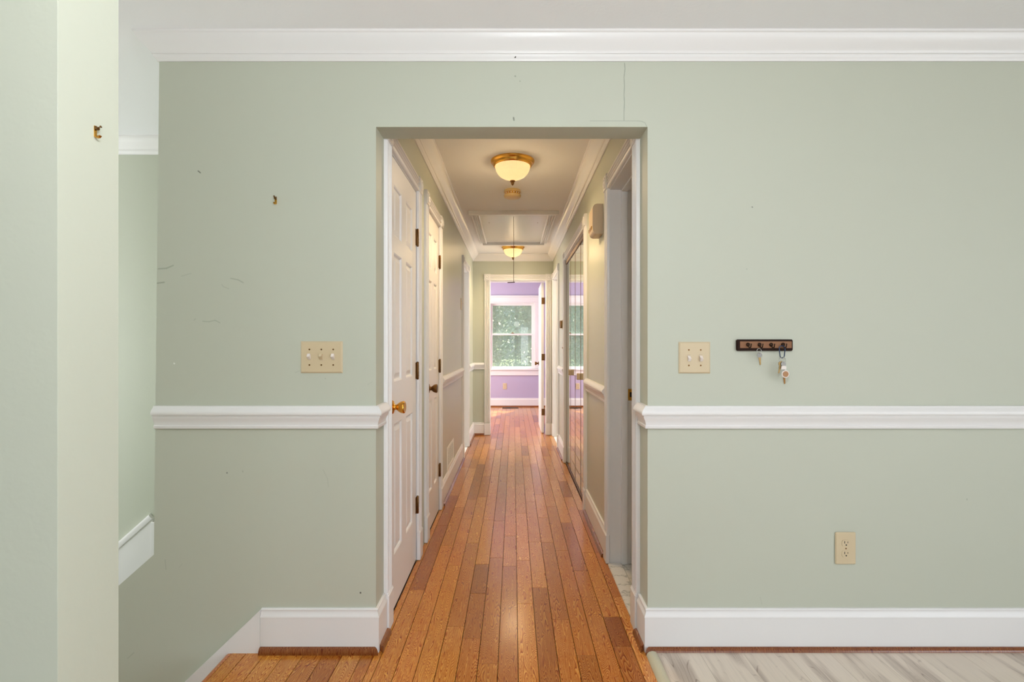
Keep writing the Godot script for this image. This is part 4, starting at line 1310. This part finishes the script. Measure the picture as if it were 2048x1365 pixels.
func build_marks_and_keys():
	picture_hook("brass picture hook high on the sage wall above the triple switch", P(-0.921, 1.748, D_NEAR), Vector3.BACK)
	picture_hook("brass picture hook on the free wall end before the stairs", P(-0.672, 1.530, 0.803), Vector3.RIGHT, 0.62)
	# key rack
	var cx = 0.9690; var cy = 1.1845; var f = D_NEAR
	var root = thing("key_rack", "small dark wooden key rack with four hooks on the sage wall", "key rack", P(cx, cy, f))
	var s = Shape.new()
	bx(s, cx - 0.1085, cx + 0.1085, cy - 0.022, cy + 0.022, f, f - 0.013, 0.004)
	part(s, "board", M.rack, root)
	s = Shape.new()
	bx(s, cx - 0.097, cx + 0.102, cy - 0.0115, cy + 0.0145, f - 0.0125, f - 0.0140, 0.0008)
	part(s, "worn_face", M.rack_face, root, "worn lighter brown face")
	var hx = []
	for px in [1494.0, 1517.0, 1540.0, 1563.5]:
		var x = (px - 1027.0) * 0.001 * D_NEAR
		hx.append(x)
		s = Shape.new()
		s.lathe([Vector2(0.0075, 0), Vector2(0.0075, 0.002), Vector2(0.005, 0.0045), Vector2(0, 0.005)], P(x - 0.003, cy + 0.002, f - 0.014), Vector3.BACK, 14)
		var pts = []
		for k in 11:
			var t = PI * k / 10.0
			pts.append(P(x - 0.002 + 0.0035 * k / 10.0, cy + 0.001 - 0.012 * sin(t) , f - 0.017 - 0.014 * (1.0 - cos(t)) * 0.5))
		pts.append(P(x + 0.0018, cy + 0.006, f - 0.0318))
		s.tube(pts, 0.0021, 8)
		part(s, "hook", M.bronze, root)
	# single key
	var k0 = P(hx[1] - 0.013, cy - 0.012, f - 0.024)
	root = thing("key", "single brass key hanging from a small ring on the key rack", "key", k0)
	s = Shape.new()
	s.tube(circle(k0 + Vector3(0.0035, -0.0095, 0), 0.0085, Vector3.RIGHT, Vector3.UP, 20), 0.0008, 6, true)
	part(s, "ring", M.steel, root)
	make_key(root, k0 + Vector3(0.0045, -0.016, 0.0), 4.0, M.key_steel, M.key_brass)
	# bunch on a carabiner
	var c0 = P(hx[3] - 0.014, cy - 0.012, f - 0.026)
	root = thing("key_bunch", "bunch of keys with a round fob on a dark blue carabiner", "keys", c0)
	s = Shape.new()
	var loop = [Vector3(-0.010, 0.004, 0), Vector3(-0.004, 0.009, 0), Vector3(0.006, 0.009, 0), Vector3(0.012, 0.003, 0), Vector3(0.0125, -0.006, 0), Vector3(0.010, -0.028, 0), Vector3(0.008, -0.034, 0), Vector3(0.003, -0.037, 0), Vector3(-0.003, -0.036, 0), Vector3(-0.006, -0.031, 0), Vector3(-0.0085, -0.012, 0)]
	var lp = []
	for v in loop: lp.append(c0 + v)
	s.tube(lp, 0.0019, 8, true)
	part(s, "carabiner", M.blue, root, "dark blue carabiner clip")
	s = Shape.new()
	s.tube(circle(c0 + Vector3(0.001, -0.045, 0.003), 0.011, Vector3(0.94, 0, 0.34), Vector3.UP, 22), 0.0010, 6, true)
	part(s, "ring", M.steel, root)
	make_key(root, c0 + Vector3(-0.004, -0.049, 0.006), -14.0, M.key_brass, M.key_brass)
	make_key(root, c0 + Vector3(0.000, -0.050, 0.009), 7.0, M.key_steel, M.key_steel)
	make_key(root, c0 + Vector3(0.006, -0.088, 0.004), 3.0, M.old_brass, M.old_brass)
	s = Shape.new()
	s.lathe([Vector2(0.0135, 0), Vector2(0.0145, 0.001), Vector2(0.0145, 0.003), Vector2(0.012, 0.004), Vector2(0.0112, 0.003), Vector2(0, 0.003)], c0 + Vector3(0.006, -0.098, 0.013), Vector3.BACK, 24)
	part(s, "round_fob", M.ivory, root, "round fob with pale rim")
	s = Shape.new()
	s.lathe([Vector2(0.0108, 0), Vector2(0.0108, 0.0008), Vector2(0, 0.0010)], c0 + Vector3(0.006, -0.098, 0.0161), Vector3.BACK, 20)
	part(s, "fob_face", M.copper, root, "copper coloured fob face")
	s = Shape.new()
	s.sweep(poly([[-0.010, -0.006], [0.009, -0.007], [0.010, 0.004], [0.003, 0.008], [-0.008, 0.006]]), c0 + Vector3(0.001, -0.074, 0.010), c0 + Vector3(0.001, -0.074, 0.013), Vector3.RIGHT, Vector3.UP)
	part(s, "tag", M.ivory, root, "small white tag")

func circle(c: Vector3, r, u: Vector3, v: Vector3, n):
	var p = []
	for k in n: p.append(c + u * cos(TAU * k / n) * r + v * sin(TAU * k / n) * r)
	return p
func make_key(root, at: Vector3, deg, mhead, mblade):
	var a = deg_to_rad(deg)
	var u = Vector3(cos(a), sin(a), 0); var v = Vector3(-sin(a), cos(a), 0)
	var s = Shape.new()
	var pr = PackedVector2Array()
	for k in 14:
		var t = TAU * k / 14
		pr.append(Vector2(cos(t) * 0.0095, -0.010 + sin(t) * 0.0095))
	s.sweep(pr, at - Vector3(0, 0, 0.0011), at + Vector3(0, 0, 0.0011), u, v)
	s.lathe([Vector2(0.0023, 0), Vector2(0.0018, 0.0004), Vector2(0, 0.0004)], at + v * -0.004 + Vector3(0, 0, 0.0011), Vector3.BACK, 10)
	var h = part(s, "key_head", mhead, root)
	s = Shape.new()
	s.sweep(poly([[-0.0042, -0.018], [-0.0042, -0.026], [-0.0030, -0.029], [-0.0036, -0.032], [-0.0022, -0.035], [-0.0032, -0.038], [-0.0020, -0.041], [-0.0028, -0.044], [-0.0005, -0.049], [0.0030, -0.046], [0.0036, -0.024], [0.0042, -0.018]]), at - Vector3(0, 0, 0.0010), at + Vector3(0, 0, 0.0010), u, v)
	part(s, "key_blade", mblade, root)
	return h
